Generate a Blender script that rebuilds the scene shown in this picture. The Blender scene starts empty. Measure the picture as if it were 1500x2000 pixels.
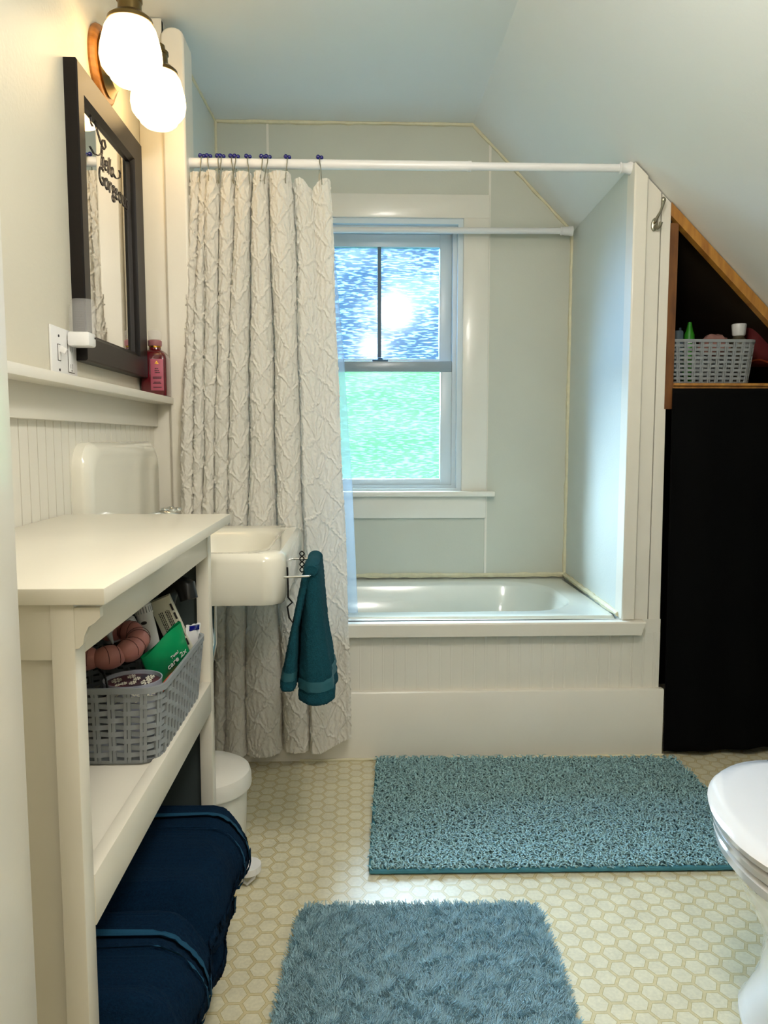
import bpy, bmesh, math, random
import numpy as np
from mathutils import Vector, Matrix, Euler
random.seed(7); rng = np.random.default_rng(7)
PI = math.pi
S = bpy.context.scene; C = S.collection

# ---------------------------------------------------------------- camera
H = 1.10
PITCH = math.atan(143/1500); YAW = math.atan(52/1500*math.cos(PITCH))
cam_d = bpy.data.cameras.new('camera'); cam = bpy.data.objects.new('camera', cam_d); C.objects.link(cam)
cam_d.sensor_fit = 'VERTICAL'; cam_d.sensor_height = 36; cam_d.sensor_width = 27; cam_d.lens = 27
cam_d.clip_start = .02
cam.location = (0, 0, H); cam.rotation_euler = Euler((PI/2-PITCH, 0, -YAW), 'XYZ')
S.camera = cam
# ---------------------------------------------------------------- view
S.view_settings.view_transform = 'Standard'; S.view_settings.look = 'None'
S.view_settings.gamma = 1; S.view_settings.use_curve_mapping = False
S.view_settings.exposure = 0.14

def lin(c):
    if isinstance(c, str): c = [int(c[i:i+2], 16) for i in (0, 2, 4)]
    r = [(v/255)/12.92 if v/255 <= .04045 else ((v/255+.055)/1.055)**2.4 for v in c]
    return (r[0], r[1], r[2], 1)
# ---------------------------------------------------------------- world: blue sky with bright cloud
SKY = 2.0
w = bpy.data.worlds.new('sky'); S.world = w; w.use_nodes = True
nt = w.node_tree; nt.nodes.clear()
def N(nt, t, **k):
    n = nt.nodes.new(t)
    for a, b in k.items(): setattr(n, a, b)
    return n
tc = N(nt, 'ShaderNodeTexCoord'); sx = N(nt, 'ShaderNodeSeparateXYZ'); nt.links.new(tc.outputs['Generated'], sx.inputs[0])
rp = N(nt, 'ShaderNodeValToRGB'); nt.links.new(sx.outputs[2], rp.inputs[0])
e = rp.color_ramp.elements; e[0].position = 0; e[0].color = lin('7f9a6a'); e[1].position = .06; e[1].color = lin('8fc4f2')
x_ = rp.color_ramp.elements.new(.6); x_.color = lin('4f9ae8')
no = N(nt, 'ShaderNodeTexNoise'); no.inputs['Scale'].default_value = 14; no.inputs['Detail'].default_value = 4
nt.links.new(tc.outputs['Generated'], no.inputs['Vector'])
def blob(d, r0, r1):
    dd = N(nt, 'ShaderNodeVectorMath', operation='DISTANCE'); nt.links.new(tc.outputs['Generated'], dd.inputs[0]); dd.inputs[1].default_value = Vector(d).normalized()
    mr_ = N(nt, 'ShaderNodeMapRange'); mr_.inputs[1].default_value = r0; mr_.inputs[2].default_value = r1; mr_.inputs[3].default_value = 1; mr_.inputs[4].default_value = 0
    nt.links.new(dd.outputs['Value'], mr_.inputs[0]); return mr_.outputs[0]
def m2(op, a, b):
    q = N(nt, 'ShaderNodeMath', operation=op)
    for i, v in enumerate((a, b)):
        if isinstance(v, (int, float)): q.inputs[i].default_value = v
        else: nt.links.new(v, q.inputs[i])
    return q.outputs[0]
cl_ = m2('MAXIMUM', m2('MAXIMUM', m2('MULTIPLY', blob((.045, 1, .245), .0, .09), .62), m2('MULTIPLY', blob((.090, 1, .185), .0, .13), .48)), m2('MAXIMUM', blob((.5, .9, .8), .1, .5), blob((-.6, .9, .6), .1, .5)))
cr = N(nt, 'ShaderNodeValToRGB'); nt.links.new(m2('ADD', cl_, m2('MULTIPLY', m2('SUBTRACT', no.outputs[0], .5), 2.2)), cr.inputs[0])
cr.color_ramp.elements[0].position = .30; cr.color_ramp.elements[1].position = .62
mx = N(nt, 'ShaderNodeMixRGB'); mx.inputs[2].default_value = (1.5, 1.6, 1.75, 1)
nt.links.new(cr.outputs[0], mx.inputs[0]); nt.links.new(rp.outputs[0], mx.inputs[1])
bg = N(nt, 'ShaderNodeBackground'); bg.inputs[1].default_value = SKY
wo = N(nt, 'ShaderNodeOutputWorld'); nt.links.new(mx.outputs[0], bg.inputs[0]); nt.links.new(bg.outputs[0], wo.inputs[0])
# ---------------------------------------------------------------- lights
def lamp(name, kind, loc, power, col, size=.1, rot=None, **k):
    d = bpy.data.lights.new(name, kind); d.energy = power; d.color = col
    if kind == 'SUN': d.angle = size
    elif kind == 'AREA': d.size = size
    else: d.shadow_soft_size = size
    for a, b in k.items(): setattr(d, a, b)
    o = bpy.data.objects.new(name, d); C.objects.link(o); o.location = loc
    if rot: o.rotation_euler = rot
    return o
def aim(o, d): o.rotation_euler = Vector(d).to_track_quat('-Z', 'Y').to_euler()
s_ = lamp('daylight_sun', 'SUN', (0, 8, 6), 85, (.62, .76, 1.0), math.radians(62)); aim(s_, (.55, -1, -.55))
lamp('room_fill_light', 'POINT', (.28, .98, 2.05), 29, (1, .955, .90), .12)  # added fill lamp above the view, lifts the overall brightness
lamp('hall_fill_light', 'POINT', (.15, -.75, 2.0), 24, (1, .94, .87), .12)  # added fill behind the camera for the faces turned towards it

# ---------------------------------------------------------------- materials
MATS = {}
def mat(name, col, rough=.5, metal=0, bump=0, bscale=200, var=0, vscale=8, coat=0, emis=None, estr=0, col2=None, spec=.5, sheen=0, bdist=.002, stretch=None):
    if name in MATS: return MATS[name]
    m = bpy.data.materials.new(name); m.use_nodes = True; t = m.node_tree; b = t.nodes['Principled BSDF']
    c = lin(col); b.inputs['Base Color'].default_value = c
    b.inputs['Roughness'].default_value = rough; b.inputs['Metallic'].default_value = metal
    b.inputs['Coat Weight'].default_value = coat; b.inputs['Coat Roughness'].default_value = .08
    b.inputs['Specular IOR Level'].default_value = spec
    if sheen: b.inputs['Sheen Weight'].default_value = sheen
    co = t.nodes.new('ShaderNodeTexCoord'); src = co.outputs['Object']
    if stretch:
        mp = t.nodes.new('ShaderNodeMapping'); mp.inputs['Scale'].default_value = stretch; t.links.new(src, mp.inputs[0]); src = mp.outputs[0]
    if var or col2:
        n = t.nodes.new('ShaderNodeTexNoise'); n.inputs['Scale'].default_value = vscale; n.inputs['Detail'].default_value = 4
        t.links.new(src, n.inputs['Vector'])
        r = t.nodes.new('ShaderNodeValToRGB'); r.color_ramp.elements[0].position = .3; r.color_ramp.elements[1].position = .7
        c2 = lin(col2) if col2 else tuple(v*(1-var) for v in c[:3])+(1,)
        r.color_ramp.elements[0].color = c2; r.color_ramp.elements[1].color = c
        t.links.new(n.outputs[0], r.inputs[0]); t.links.new(r.outputs[0], b.inputs['Base Color'])
    if bump:
        n = t.nodes.new('ShaderNodeTexNoise'); n.inputs['Scale'].default_value = bscale; n.inputs['Detail'].default_value = 3
        t.links.new(src, n.inputs['Vector'])
        bp = t.nodes.new('ShaderNodeBump'); bp.inputs['Strength'].default_value = bump; bp.inputs['Distance'].default_value = bdist
        t.links.new(n.outputs[0], bp.inputs['Height']); t.links.new(bp.outputs[0], b.inputs['Normal'])
    if emis:
        b.inputs['Emission Color'].default_value = lin(emis); b.inputs['Emission Strength'].default_value = estr
    MATS[name] = m; return m
paint = mat('wall_paint', 'd6d0bd', .38, bump=.35, bscale=90, var=.04, vscale=3)
backpaint = mat('alcove_paint', 'c9cabb', .42, bump=.15, bscale=120, var=.05, vscale=3)
sidepaint = mat('alcove_side_paint', 'cdd3cc', .33, bump=.3, bscale=160, var=.03)
ceilp = mat('ceiling_paint', 'e6e8e4', .42, bump=.2, bscale=70, var=.03, vscale=2)
trimw = mat('trim_white', 'e6e1d3', .28, bump=.12, bscale=60, var=.03, vscale=6, coat=.15)
winw = mat('window_white', 'cfdbe0', .3)
sash_m = mat('sash_grey_vinyl', '93a0a6', .25)
caulk = mat('caulk', 'ddd6b4', .5, bump=.6, bscale=120, var=.12, vscale=40)
enamel = mat('enamel', 'e8e4d4', .1, coat=.6, var=.02)
tubm = mat('tub_enamel', 'd8dcd2', .14, coat=.4, var=.03)
porc = mat('porcelain', 'e8e6e4', .08, coat=.7)
cabin = mat('cabinet_inside_shade', '3d4645', .6)  # dark grey stands in for the shade inside the white cabinet
cabw = mat('cabinet_white', 'e2dccb', .3, coat=.2, var=.02)
brown = mat('frame_espresso', '120a06', .38, var=.3, vscale=30, stretch=(1, 1, 8), spec=.3)
chrome = mat('chrome', 'd4d8da', .12, 1)
wire = mat('dark_wire', '2c2a28', .35, .8)
brass = mat('antique_brass', '7d6a44', .28, 1, var=.2)
steel = mat('brushed_steel', 'a9a695', .3, 1)
oak = mat('oak', 'b87c36', .4, col2='8e5a22', vscale=14, stretch=(1, 1, 6), bump=.2, bscale=60)
pine = mat('pine', 'c08a3c', .45, col2='96612a', vscale=9, stretch=(5, 1, 1), bump=.2, bscale=60)
dpine = mat('dark_pine', '7d4f22', .5, col2='5a3413', vscale=9, stretch=(5, 5, 1))
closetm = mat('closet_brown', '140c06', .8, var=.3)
blackc = mat('black_cloth', '060606', .95, bump=.3, bscale=40, spec=.1)
grey = mat('basket_grey', '8d9294', .42, var=.08)
dgrey = mat('inner_dark', '3a3c3e', .6)
whitepl = mat('white_plastic', 'e9e8e6', .28, var=.02)
canm = mat('can_white', 'e2ded2', .33, var=.03)
navy = mat('navy_terry', '08233a', 1, bump=.6, bscale=500, var=.4, vscale=300, spec=.1, bdist=.003)
navyb = mat('navy_band', '164560', .8, spec=.2)
teal = mat('teal_terry', '1b505d', 1, bump=.7, bscale=500, var=.4, vscale=300, spec=.15, bdist=.003)
tealb = mat('teal_band', '1e5660', .65)
rugt = mat('rug_teal', 'a6cfd4', .9, var=.2, vscale=60)
rugn = mat('rug_blue', 'b8dde8', .85, var=.2, vscale=45)
rugb = mat('rug_binding', '3f7f8f', .75)
redm = mat('dark_red_bottle', '560714', .12, coat=.6)
pinkl = mat('pink_label', 'b0586a', .4)
pink = mat('pink_satin', 'c07f76', .45, var=.12, vscale=30)
darkln = mat('dark_ink', '241f22', .5)
bluebead = mat('blue_bead', '0a1170', .2, coat=.5)
greenp = mat('green_pouch', '0f9a5c', .25, var=.15, vscale=20)
orangep = mat('orange_pouch', 'c8481c', .35)
boxw = mat('box_cream', 'cfccb6', .5)
blackpl = mat('black_plastic', '0c0c0d', .3)
gapm = mat('gap_shadow', '3b332a', .9)

def glass(name, col, rough=.02, alpha=.25):
    m = bpy.data.materials.new(name); m.use_nodes = True; t = m.node_tree; b = t.nodes['Principled BSDF']
    b.inputs['Base Color'].default_value = lin(col); b.inputs['Roughness'].default_value = rough
    tr = t.nodes.new('ShaderNodeBsdfTransparent'); mi = t.nodes.new('ShaderNodeMixShader'); mi.inputs[0].default_value = alpha
    t.links.new(tr.outputs[0], mi.inputs[1]); t.links.new(b.outputs[0], mi.inputs[2])
    t.links.new(mi.outputs[0], t.nodes['Material Output'].inputs[0]); return m
clearpl = glass('clear_plastic', 'f0eeee', .1, .16)
frostpl = glass('frosted_plastic', 'd5daea', .4, .6)

def hexfloor():
    m = bpy.data.materials.new('hex_vinyl'); m.use_nodes = True; t = m.node_tree; b = t.nodes['Principled BSDF']
    L = t.links.new
    def M(op, a, bb=None, c=None):
        n = t.nodes.new('ShaderNodeMath'); n.operation = op
        for i, v in enumerate((a, bb, c)):
            if v is None: continue
            if isinstance(v, (int, float)): n.inputs[i].default_value = v
            else: L(v, n.inputs[i])
        return n.outputs[0]
    co = t.nodes.new('ShaderNodeTexCoord'); sp = t.nodes.new('ShaderNodeSeparateXYZ'); L(co.outputs['Object'], sp.inputs[0])
    X = M('DIVIDE', M('SUBTRACT', sp.outputs[0], .6635), .0395); Y = M('DIVIDE', M('SUBTRACT', sp.outputs[1], 1.4615), .048)
    def lat(ox, oy):
        ux = M('SUBTRACT', M('MULTIPLY', M('FRACT', M('ADD', M('DIVIDE', M('SUBTRACT', X, ox), 2), 40.5)), 2), 1)
        uy = M('SUBTRACT', M('FRACT', M('ADD', M('SUBTRACT', Y, oy), 80.5)), .5)
        ax = M('ABSOLUTE', ux); ay = M('ABSOLUTE', uy)
        return M('MAXIMUM', ay, M('ADD', M('MULTIPLY', ax, .75), M('MULTIPLY', ay, .5)))
    d = M('MINIMUM', lat(0, 0), lat(1, .5))
    r = t.nodes.new('ShaderNodeValToRGB'); L(M('MULTIPLY', d, 2), r.inputs[0])
    cr = r.color_ramp; cr.interpolation = 'LINEAR'
    tile = lin('d9d2b6'); gro = lin('cfc196'); ln = lin('a89b63')
    cr.elements[0].position = 0; cr.elements[0].color = tile; cr.elements[1].position = 1; cr.elements[1].color = gro
    for p_, c_ in ((.80, tile), (.825, lin('e6e0c8')), (.84, ln), (.865, ln), (.885, gro)):
        q = cr.elements.new(p_); q.color = c_
    n = t.nodes.new('ShaderNodeTexNoise'); n.inputs['Scale'].default_value = 130; n.inputs['Detail'].default_value = 3; L(co.outputs['Object'], n.inputs['Vector'])
    n2 = t.nodes.new('ShaderNodeTexNoise'); n2.inputs['Scale'].default_value = 16; L(co.outputs['Object'], n2.inputs['Vector'])
    mx = t.nodes.new('ShaderNodeMixRGB'); mx.blend_type = 'MULTIPLY'; mx.inputs[0].default_value = 1
    L(r.outputs[0], mx.inputs[1])
    v = M('ADD', M('MULTIPLY', n.outputs[0], .34), M('ADD', M('MULTIPLY', n2.outputs[0], .3), .66))
    cc = t.nodes.new('ShaderNodeCombineXYZ'); [L(v, cc.inputs[i]) for i in range(3)]
    L(cc.outputs[0], mx.inputs[2]); L(mx.outputs[0], b.inputs['Base Color'])
    b.inputs['Roughness'].default_value = .36
    bp = t.nodes.new('ShaderNodeBump'); bp.inputs['Strength'].default_value = .5; bp.inputs['Distance'].default_value = .0015
    h = M('SUBTRACT', M('MULTIPLY', n.outputs[0], .4), M('GREATER_THAN', d, .415)); L(h, bp.inputs['Height']); L(bp.outputs[0], b.inputs['Normal'])
    return m
floorm = hexfloor()

def panemat(name, dash, tint, transl, lo, hi):
    """privacy film: short horizontal dashes of translucent film over clear glass"""
    m = bpy.data.materials.new(name); m.use_nodes = True; t = m.node_tree; L = t.links.new
    t.nodes.remove(t.nodes['Principled BSDF'])
    co = t.nodes.new('ShaderNodeTexCoord'); mp = t.nodes.new('ShaderNodeMapping'); mp.inputs['Scale'].default_value = (30, 30, 190); L(co.outputs['Object'], mp.inputs[0])
    n = t.nodes.new('ShaderNodeTexNoise'); n.inputs['Scale'].default_value = 1; n.inputs['Detail'].default_value = 1; L(mp.outputs[0], n.inputs['Vector'])
    r = t.nodes.new('ShaderNodeValToRGB'); r.color_ramp.elements[0].position = .52; r.color_ramp.elements[1].position = .60; L(n.outputs[0], r.inputs[0])
    n2 = t.nodes.new('ShaderNodeTexNoise'); n2.inputs['Scale'].default_value = 5; L(co.outputs['Object'], n2.inputs['Vector'])
    mr = t.nodes.new('ShaderNodeMapRange'); mr.inputs[3].default_value = lo; mr.inputs[4].default_value = hi; L(r.outputs[0], mr.inputs[0])
    tr = t.nodes.new('ShaderNodeBsdfTransparent'); tr.inputs[0].default_value = tint
    tl = t.nodes.new('ShaderNodeBsdfTranslucent'); tl.inputs[0].default_value = transl
    mi = t.nodes.new('ShaderNodeMixShader'); L(mr.outputs[0], mi.inputs[0]); L(tr.outputs[0], mi.inputs[1]); L(tl.outputs[0], mi.inputs[2])
    gl = t.nodes.new('ShaderNodeBsdfGlossy'); gl.inputs['Roughness'].default_value = .1
    m2 = t.nodes.new('ShaderNodeMixShader'); m2.inputs[0].default_value = .04; L(mi.outputs[0], m2.inputs[1]); L(gl.outputs[0], m2.inputs[2])
    L(m2.outputs[0], t.nodes['Material Output'].inputs[0]); return m
paneU = panemat('film_upper', 1, (.34, .46, .54, 1), (.8, .95, 1, 1), .01, .11)
paneL = panemat('film_lower', 1, (.74, .79, .76, 1), (.62, 1, .86, 1), .006, .040)

def cloth(name, col, trans, tfac, rough=.85):
    m = bpy.data.materials.new(name); m.use_nodes = True; t = m.node_tree; b = t.nodes['Principled BSDF']
    b.inputs['Base Color'].default_value = lin(col); b.inputs['Roughness'].default_value = rough
    tl = t.nodes.new('ShaderNodeBsdfTranslucent'); tl.inputs[0].default_value = lin(trans)
    mi = t.nodes.new('ShaderNodeMixShader'); mi.inputs[0].default_value = tfac
    t.links.new(b.outputs[0], mi.inputs[1]); t.links.new(tl.outputs[0], mi.inputs[2]); t.links.new(mi.outputs[0], t.nodes['Material Output'].inputs[0])
    return m
curtm = cloth('curtain_cotton', 'e4dfd3', 'e8e6e0', .22)
def linerm():
    m = cloth('liner_vinyl', 'cfdce6', 'd8e6f2', .4, .25); t = m.node_tree
    tr = t.nodes.new('ShaderNodeBsdfTransparent'); tr.inputs[0].default_value = (.88, .93, .97, 1)
    mi = t.nodes.new('ShaderNodeMixShader'); mi.inputs[0].default_value = .62
    src = t.nodes['Material Output'].inputs[0].links[0].from_socket
    t.links.new(src, mi.inputs[1]); t.links.new(tr.outputs[0], mi.inputs[2]); t.links.new(mi.outputs[0], t.nodes['Material Output'].inputs[0])
    return m
linm = linerm()
mirm = mat('mirror_silver', 'f2f2f0', .02, 1)
globem = mat('lit_globe', 'ffffff', .3, emis=(255, 214, 150), estr=4.4)
lawnm = mat('lawn_green', '6a9a63', 1, col2='47804f', vscale=.8, spec=0)
leafm = mat('hedge_green', '35612f', .9, col2='254a22', vscale=3)

# ---------------------------------------------------------------- mesh helpers
class B:
    def __init__(s): s.bm = bmesh.new()
    def _x(s, vs, rot=None, loc=None, piv=None):
        if rot is not None: bmesh.ops.rotate(s.bm, verts=vs, cent=piv or (0, 0, 0), matrix=Euler(rot).to_matrix())
        if loc is not None: bmesh.ops.translate(s.bm, verts=vs, vec=loc)
        return vs
    def box(s, x0, x1, y0, y1, z0, z1, bev=0, rot=None, seg=2):
        r = bmesh.ops.create_cube(s.bm, size=1); vs = r['verts']
        for v in vs: v.co = ((v.co.x)*(x1-x0), v.co.y*(y1-y0), v.co.z*(z1-z0))
        if bev:
            es = list({e for v in vs for e in v.link_edges})
            g = bmesh.ops.bevel(s.bm, geom=es, offset=bev, segments=seg, affect='EDGES', profile=.5); vs = list({v for f in g['faces'] for v in f.verts} | {v for v in vs if v.is_valid})
        if rot: bmesh.ops.rotate(s.bm, verts=vs, cent=(0, 0, 0), matrix=Euler(rot).to_matrix())
        bmesh.ops.translate(s.bm, verts=vs, vec=((x0+x1)/2, (y0+y1)/2, (z0+z1)/2)); return s
    def rings(s, rs, cap=True, closed=False):
        L = [[s.bm.verts.new(p) for p in r] for r in rs]; n = len(L[0])
        for a in range(len(L)-1 + (1 if closed else 0)):
            A, Q = L[a], L[(a+1) % len(L)]
            for i in range(n): s.bm.faces.new((A[i], A[(i+1) % n], Q[(i+1) % n], Q[i]))
        if cap and not closed: s.bm.faces.new(L[0][::-1]); s.bm.faces.new(L[-1])
        return s
    def lathe(s, prof, o=(0, 0, 0), n=40, axis=None, cap=True, sx=1, sy=1):
        R = Vector((0, 0, 1)).rotation_difference(Vector(axis)).to_matrix() if axis else Matrix.Identity(3); o = Vector(o)
        return s.rings([[o+R@Vector((sx*r*math.cos(2*PI*i/n), sy*r*math.sin(2*PI*i/n), z)) for i in range(n)] for r, z in prof], cap)
    def tube(s, pts, r, n=10, closed=False, cap=True):
        P = [Vector(p) for p in pts]; rs = []; up = None; m = len(P)
        for i, p in enumerate(P):
            if closed: t = (P[(i+1) % m]-P[i-1])
            else: t = P[min(i+1, m-1)]-P[max(i-1, 0)]
            t.normalize()
            if up is None: up = t.orthogonal().normalized()
            up = (up-t*up.dot(t)).normalized(); b = t.cross(up); rr = r[i] if hasattr(r, '__len__') else r
            rs.append([p+rr*(math.cos(2*PI*k/n)*up+math.sin(2*PI*k/n)*b) for k in range(n)])
        return s.rings(rs, cap, closed)
    def poly(s, pts, a, b, axis='Y'):
        """extrude a closed 2-D outline between a and b along axis"""
        def P(u, v, w): return {'Y': (u, w, v), 'X': (w, u, v), 'Z': (u, v, w)}[axis]
        return s.rings([[P(u, v, a) for u, v in pts], [P(u, v, b) for u, v in pts]])
    def strip(s, pts, nrm, up, w, t):
        """flat strap along pts: width w along up, thickness t along nrm"""
        rs = []
        for p, n in zip(pts, nrm):
            p = Vector(p); n = Vector(n); u = Vector(up)
            rs.append([p-u*w/2-n*t/2, p+u*w/2-n*t/2, p+u*w/2+n*t/2, p-u*w/2+n*t/2])
        return s.rings(rs)
    def ball(s, c, r, seg=16, sc=(1, 1, 1), rot=None):
        q = bmesh.ops.create_uvsphere(s.bm, u_segments=seg, v_segments=max(6, seg//2), radius=r); vs = q['verts']
        for v in vs: v.co = Vector((v.co.x*sc[0], v.co.y*sc[1], v.co.z*sc[2]))
        if rot: bmesh.ops.rotate(s.bm, verts=vs, cent=(0, 0, 0), matrix=Euler(rot).to_matrix())
        bmesh.ops.translate(s.bm, verts=vs, vec=c); return s
    def xf(s, M_): bmesh.ops.transform(s.bm, matrix=M_, verts=s.bm.verts[:]); return s
    def go(s, name, m, parent=None, smooth=True, **props):
        bmesh.ops.recalc_face_normals(s.bm, faces=s.bm.faces[:])
        me = bpy.data.meshes.new(name); s.bm.to_mesh(me); s.bm.free(); return link(name, me, m, parent, smooth, **props)
def link(name, me, m, parent=None, smooth=True, ang=38, **props):
    o = bpy.data.objects.new(name, me); C.objects.link(o)
    for q in (m if isinstance(m, (list, tuple)) else [m]): me.materials.append(q)
    if smooth:
        me.polygons.foreach_set('use_smooth', [True]*len(me.polygons))
        try: me.set_sharp_from_angle(angle=math.radians(ang))
        except Exception: pass
    if parent:
        o.parent = parent; o.matrix_parent_inverse = parent_world(parent).inverted()
    for k, v in props.items(): o[k] = v
    return o
def parent_world(o):
    M_ = o.matrix_basis.copy(); p = o
    while p.parent: M_ = p.parent.matrix_basis @ p.matrix_parent_inverse @ M_ if False else p.parent.matrix_basis @ (p.matrix_parent_inverse @ M_); p = p.parent
    return M_
def thing(name, loc, label, cat, group=None, kind=None):
    o = bpy.data.objects.new(name, None); C.objects.link(o); o.location = loc; o.empty_display_size = .05
    if kind: o['kind'] = kind
    if label: o['label'] = label
    if cat: o['category'] = cat
    if group: o['group'] = group
    return o
def tag(o, label, cat, group=None, kind=None):
    o['label'] = label; o['category'] = cat
    if group: o['group'] = group
    if kind: o['kind'] = kind
    return o
def st(o, label=None):
    o['kind'] = 'structure'
    if label: o['label'] = label
    return o
def grid(name, P, m, parent=None, thick=0, smooth=True, ang=60, closed=False, **props):
    """P: (nv, nu, 3) numpy array -> quad sheet"""
    nv, nu = P.shape[:2]; V = P.reshape(-1, 3)
    idx = np.arange(nv*nu).reshape(nv, nu)
    if closed: idx = np.concatenate([idx, idx[:, :1]], 1)
    F = np.stack([idx[:-1, :-1], idx[:-1, 1:], idx[1:, 1:], idx[1:, :-1]], -1).reshape(-1, 4)
    me = fast(name, V, F); o = link(name, me, m, parent, smooth, ang, **props)
    if thick:
        md = o.modifiers.new('thickness', 'SOLIDIFY'); md.thickness = thick; md.offset = 0
    return o
def fast(name, V, F):
    k = F.shape[1]; me = bpy.data.meshes.new(name)
    me.vertices.add(len(V)); me.vertices.foreach_set('co', np.ascontiguousarray(V, dtype=np.float32).ravel())
    me.loops.add(F.size); me.loops.foreach_set('vertex_index', np.ascontiguousarray(F, dtype=np.int32).ravel())
    me.polygons.add(len(F)); me.polygons.foreach_set('loop_start', np.arange(0, F.size, k, dtype=np.int32))
    me.update(calc_edges=True); me.validate(); return me
def text(name, body, size, M_, m, parent, shear=0, sx=1, thick=.0004, **props):
    cu = bpy.data.curves.new(name, 'FONT'); cu.body = body; cu.size = size; cu.shear = shear; cu.extrude = thick; cu.align_x = 'CENTER'; cu.align_y = 'CENTER'; cu.resolution_u = 3
    tmp = bpy.data.objects.new('tmp', cu); C.objects.link(tmp)
    dg = bpy.context.evaluated_depsgraph_get(); me = bpy.data.meshes.new_from_object(tmp.evaluated_get(dg)); bpy.data.objects.remove(tmp)
    me.transform(M_ @ Matrix.Diagonal((sx, 1, 1, 1))); return link(name, me, m, parent, False, **props)
def frame(o, xd, yd):
    x = Vector(xd).normalized(); y = (Vector(yd)-x*Vector(yd).dot(x)).normalized(); z = x.cross(y)
    M_ = Matrix((x, y, z)).transposed().to_4x4(); M_.translation = Vector(o); return M_
def sub(o, lv=1):
    m = o.modifiers.new('smooth', 'SUBSURF'); m.levels = lv; m.render_levels = lv; return o
def rrect(hx, hy, r, n=6, cx=0, cy=0):
    r = min(r, hx, hy); pts = []
    for q, (sx_, sy_) in enumerate(((1, 1), (-1, 1), (-1, -1), (1, -1))):
        for i in range(n+1):
            a = PI/2*q+PI/2*i/n; pts.append((cx+sx_*(hx-r)+r*math.cos(a), cy+sy_*(hy-r)+r*math.sin(a)))
    return pts

# ================================================================ SETTING
Y0 = 2.575; Y1 = 3.36; CZ = 2.42
def slz(x): return 2.91-x
XS = 2.91-CZ
# floor (room and hall)
st(B().box(-1.1, 2.2, -1.6, 3.6, -.06, 0).go('floor', floorm, smooth=False), 'cream hexagon pattern vinyl floor')
st(B().box(-.95, XS, -1.6, 3.55, CZ, CZ+.08).go('ceiling', ceilp, smooth=False), 'flat pale ceiling')
st(B().poly([(XS, CZ), (2.1, slz(2.1)), (2.1, slz(2.1)+.12), (XS, CZ+.12)], -1.6, 3.55).go('ceiling', ceilp, smooth=False), 'sloped attic ceiling on the right')
# left wall (camera side of the alcove), beadboard, fascia and ledge
st(B().box(-.80, -.69, .60, Y0, 0, CZ).go('wall_left', paint, smooth=False), 'warm cream wall with the mirror')
def beadboard(name, axis, a0, a1, z0, z1, face, m, pitch=.0415, t=.012, outdir=1, phase=0.0, single=False):
    """profile of boards with a bead and groove between; axis along which it runs"""
    pts = []; a = a0
    g = .0022
    def add(u, d): pts.append((u, d))
    add(a0, 0)
    u = a0+phase
    while u < a1:
        for du, d in ((-.0019, 0), (-.0015, -.006), (.0015, -.006), (.0019, 0)) if single else ((-.0060, 0), (-.0052, -.005), (-.0036, -.005), (-.0028, 0), (0, .0003), (.0028, 0), (.0036, -.005), (.0052, -.005), (.0060, 0)):
            if a0 < u+du < a1: add(u+du, d)
        u += pitch
    add(a1, 0)
    n = len(pts); V = []; F = []
    for (u, d) in pts:
        for z in (z0, z1):
            V.append((face+outdir*d, u, z) if axis == 'Y' else (u, face+outdir*d, z))
    for i in range(n-1): F.append((2*i, 2*i+2, 2*i+3, 2*i+1))
    me = bpy.data.meshes.new(name); me.from_pydata(V, [], F); me.update()
    o = link(name, me, [m, mat('groove_grime_shade', '80705a' , .7)] if single else [m, mat('groove_shade_grey', '66665e', .7)], None, False)  # darker groove bottoms: grime, plus groove shade put into the colour
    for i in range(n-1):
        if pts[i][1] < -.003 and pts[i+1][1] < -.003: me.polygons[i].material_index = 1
    md = o.modifiers.new('thickness', 'SOLIDIFY'); md.thickness = t; md.offset = -1
    return o
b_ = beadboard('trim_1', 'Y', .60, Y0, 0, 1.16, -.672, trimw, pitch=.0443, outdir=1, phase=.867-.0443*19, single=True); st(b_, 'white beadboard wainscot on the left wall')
st(B().box(-.69, -.655, .60, Y0-.005, 1.140, 1.214, .002).go('trim_2', trimw), 'flat white board under the wall ledge')
st(B().box(-.69, -.599, .60, Y0-.002, 1.212, 1.234, .003).go('trim_3', trimw), 'narrow white ledge running along the left wall')
# pilaster at end of left wall / alcove
st(B().box(-.80, -.612, Y0, 3.45, 0, CZ-.002).go('wall_left', backpaint, smooth=False), 'end of the alcove beside the shower curtain')
st(B().box(-.6895, -.612, Y0-.004, Y0+.02, 0, 2.415, .003).go('trim_4', trimw), 'flat painted board beside the mirror')
pts = [(-.612, 0), (-.540, 0), (-.540, 2.35)] + [(-.576+.036*math.cos(a), 2.352+.03*math.sin(a)) for a in [PI*k/10 for k in range(1, 10)]] + [(-.612, 2.35)]
o = B().poly(pts, Y0-.022, Y0+.10).go('trim_5', trimw); st(o, 'round topped white post at the left end of the curtain rod')
bv = o.modifiers.new('b', 'BEVEL'); bv.width = .006; bv.segments = 2
o = B().rings([[(-.612, 2.66, z), (-.588, Y1+.02, z), (-.63, Y1+.02, z), (-.63, 2.66, z)] for z in (0, CZ)]).go('wall_left', sidepaint, smooth=False); st(o, 'left side wall of the tub alcove')
# back wall with the window hole
WX0, WX1, WZ0, WZ1 = -.262, .454, .862, 2.03
bk = B(); bk.box(-.80, WX0, Y1, Y1+.14, 0, CZ); bk.box(WX1, 2.1, Y1, Y1+.14, 0, CZ); bk.box(WX0, WX1, Y1, Y1+.14, 0, WZ0); bk.box(WX0, WX1, Y1, Y1+.14, WZ1, CZ)
st(bk.go('wall_back', backpaint, smooth=False), 'grey green back wall of the tub alcove')
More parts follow.
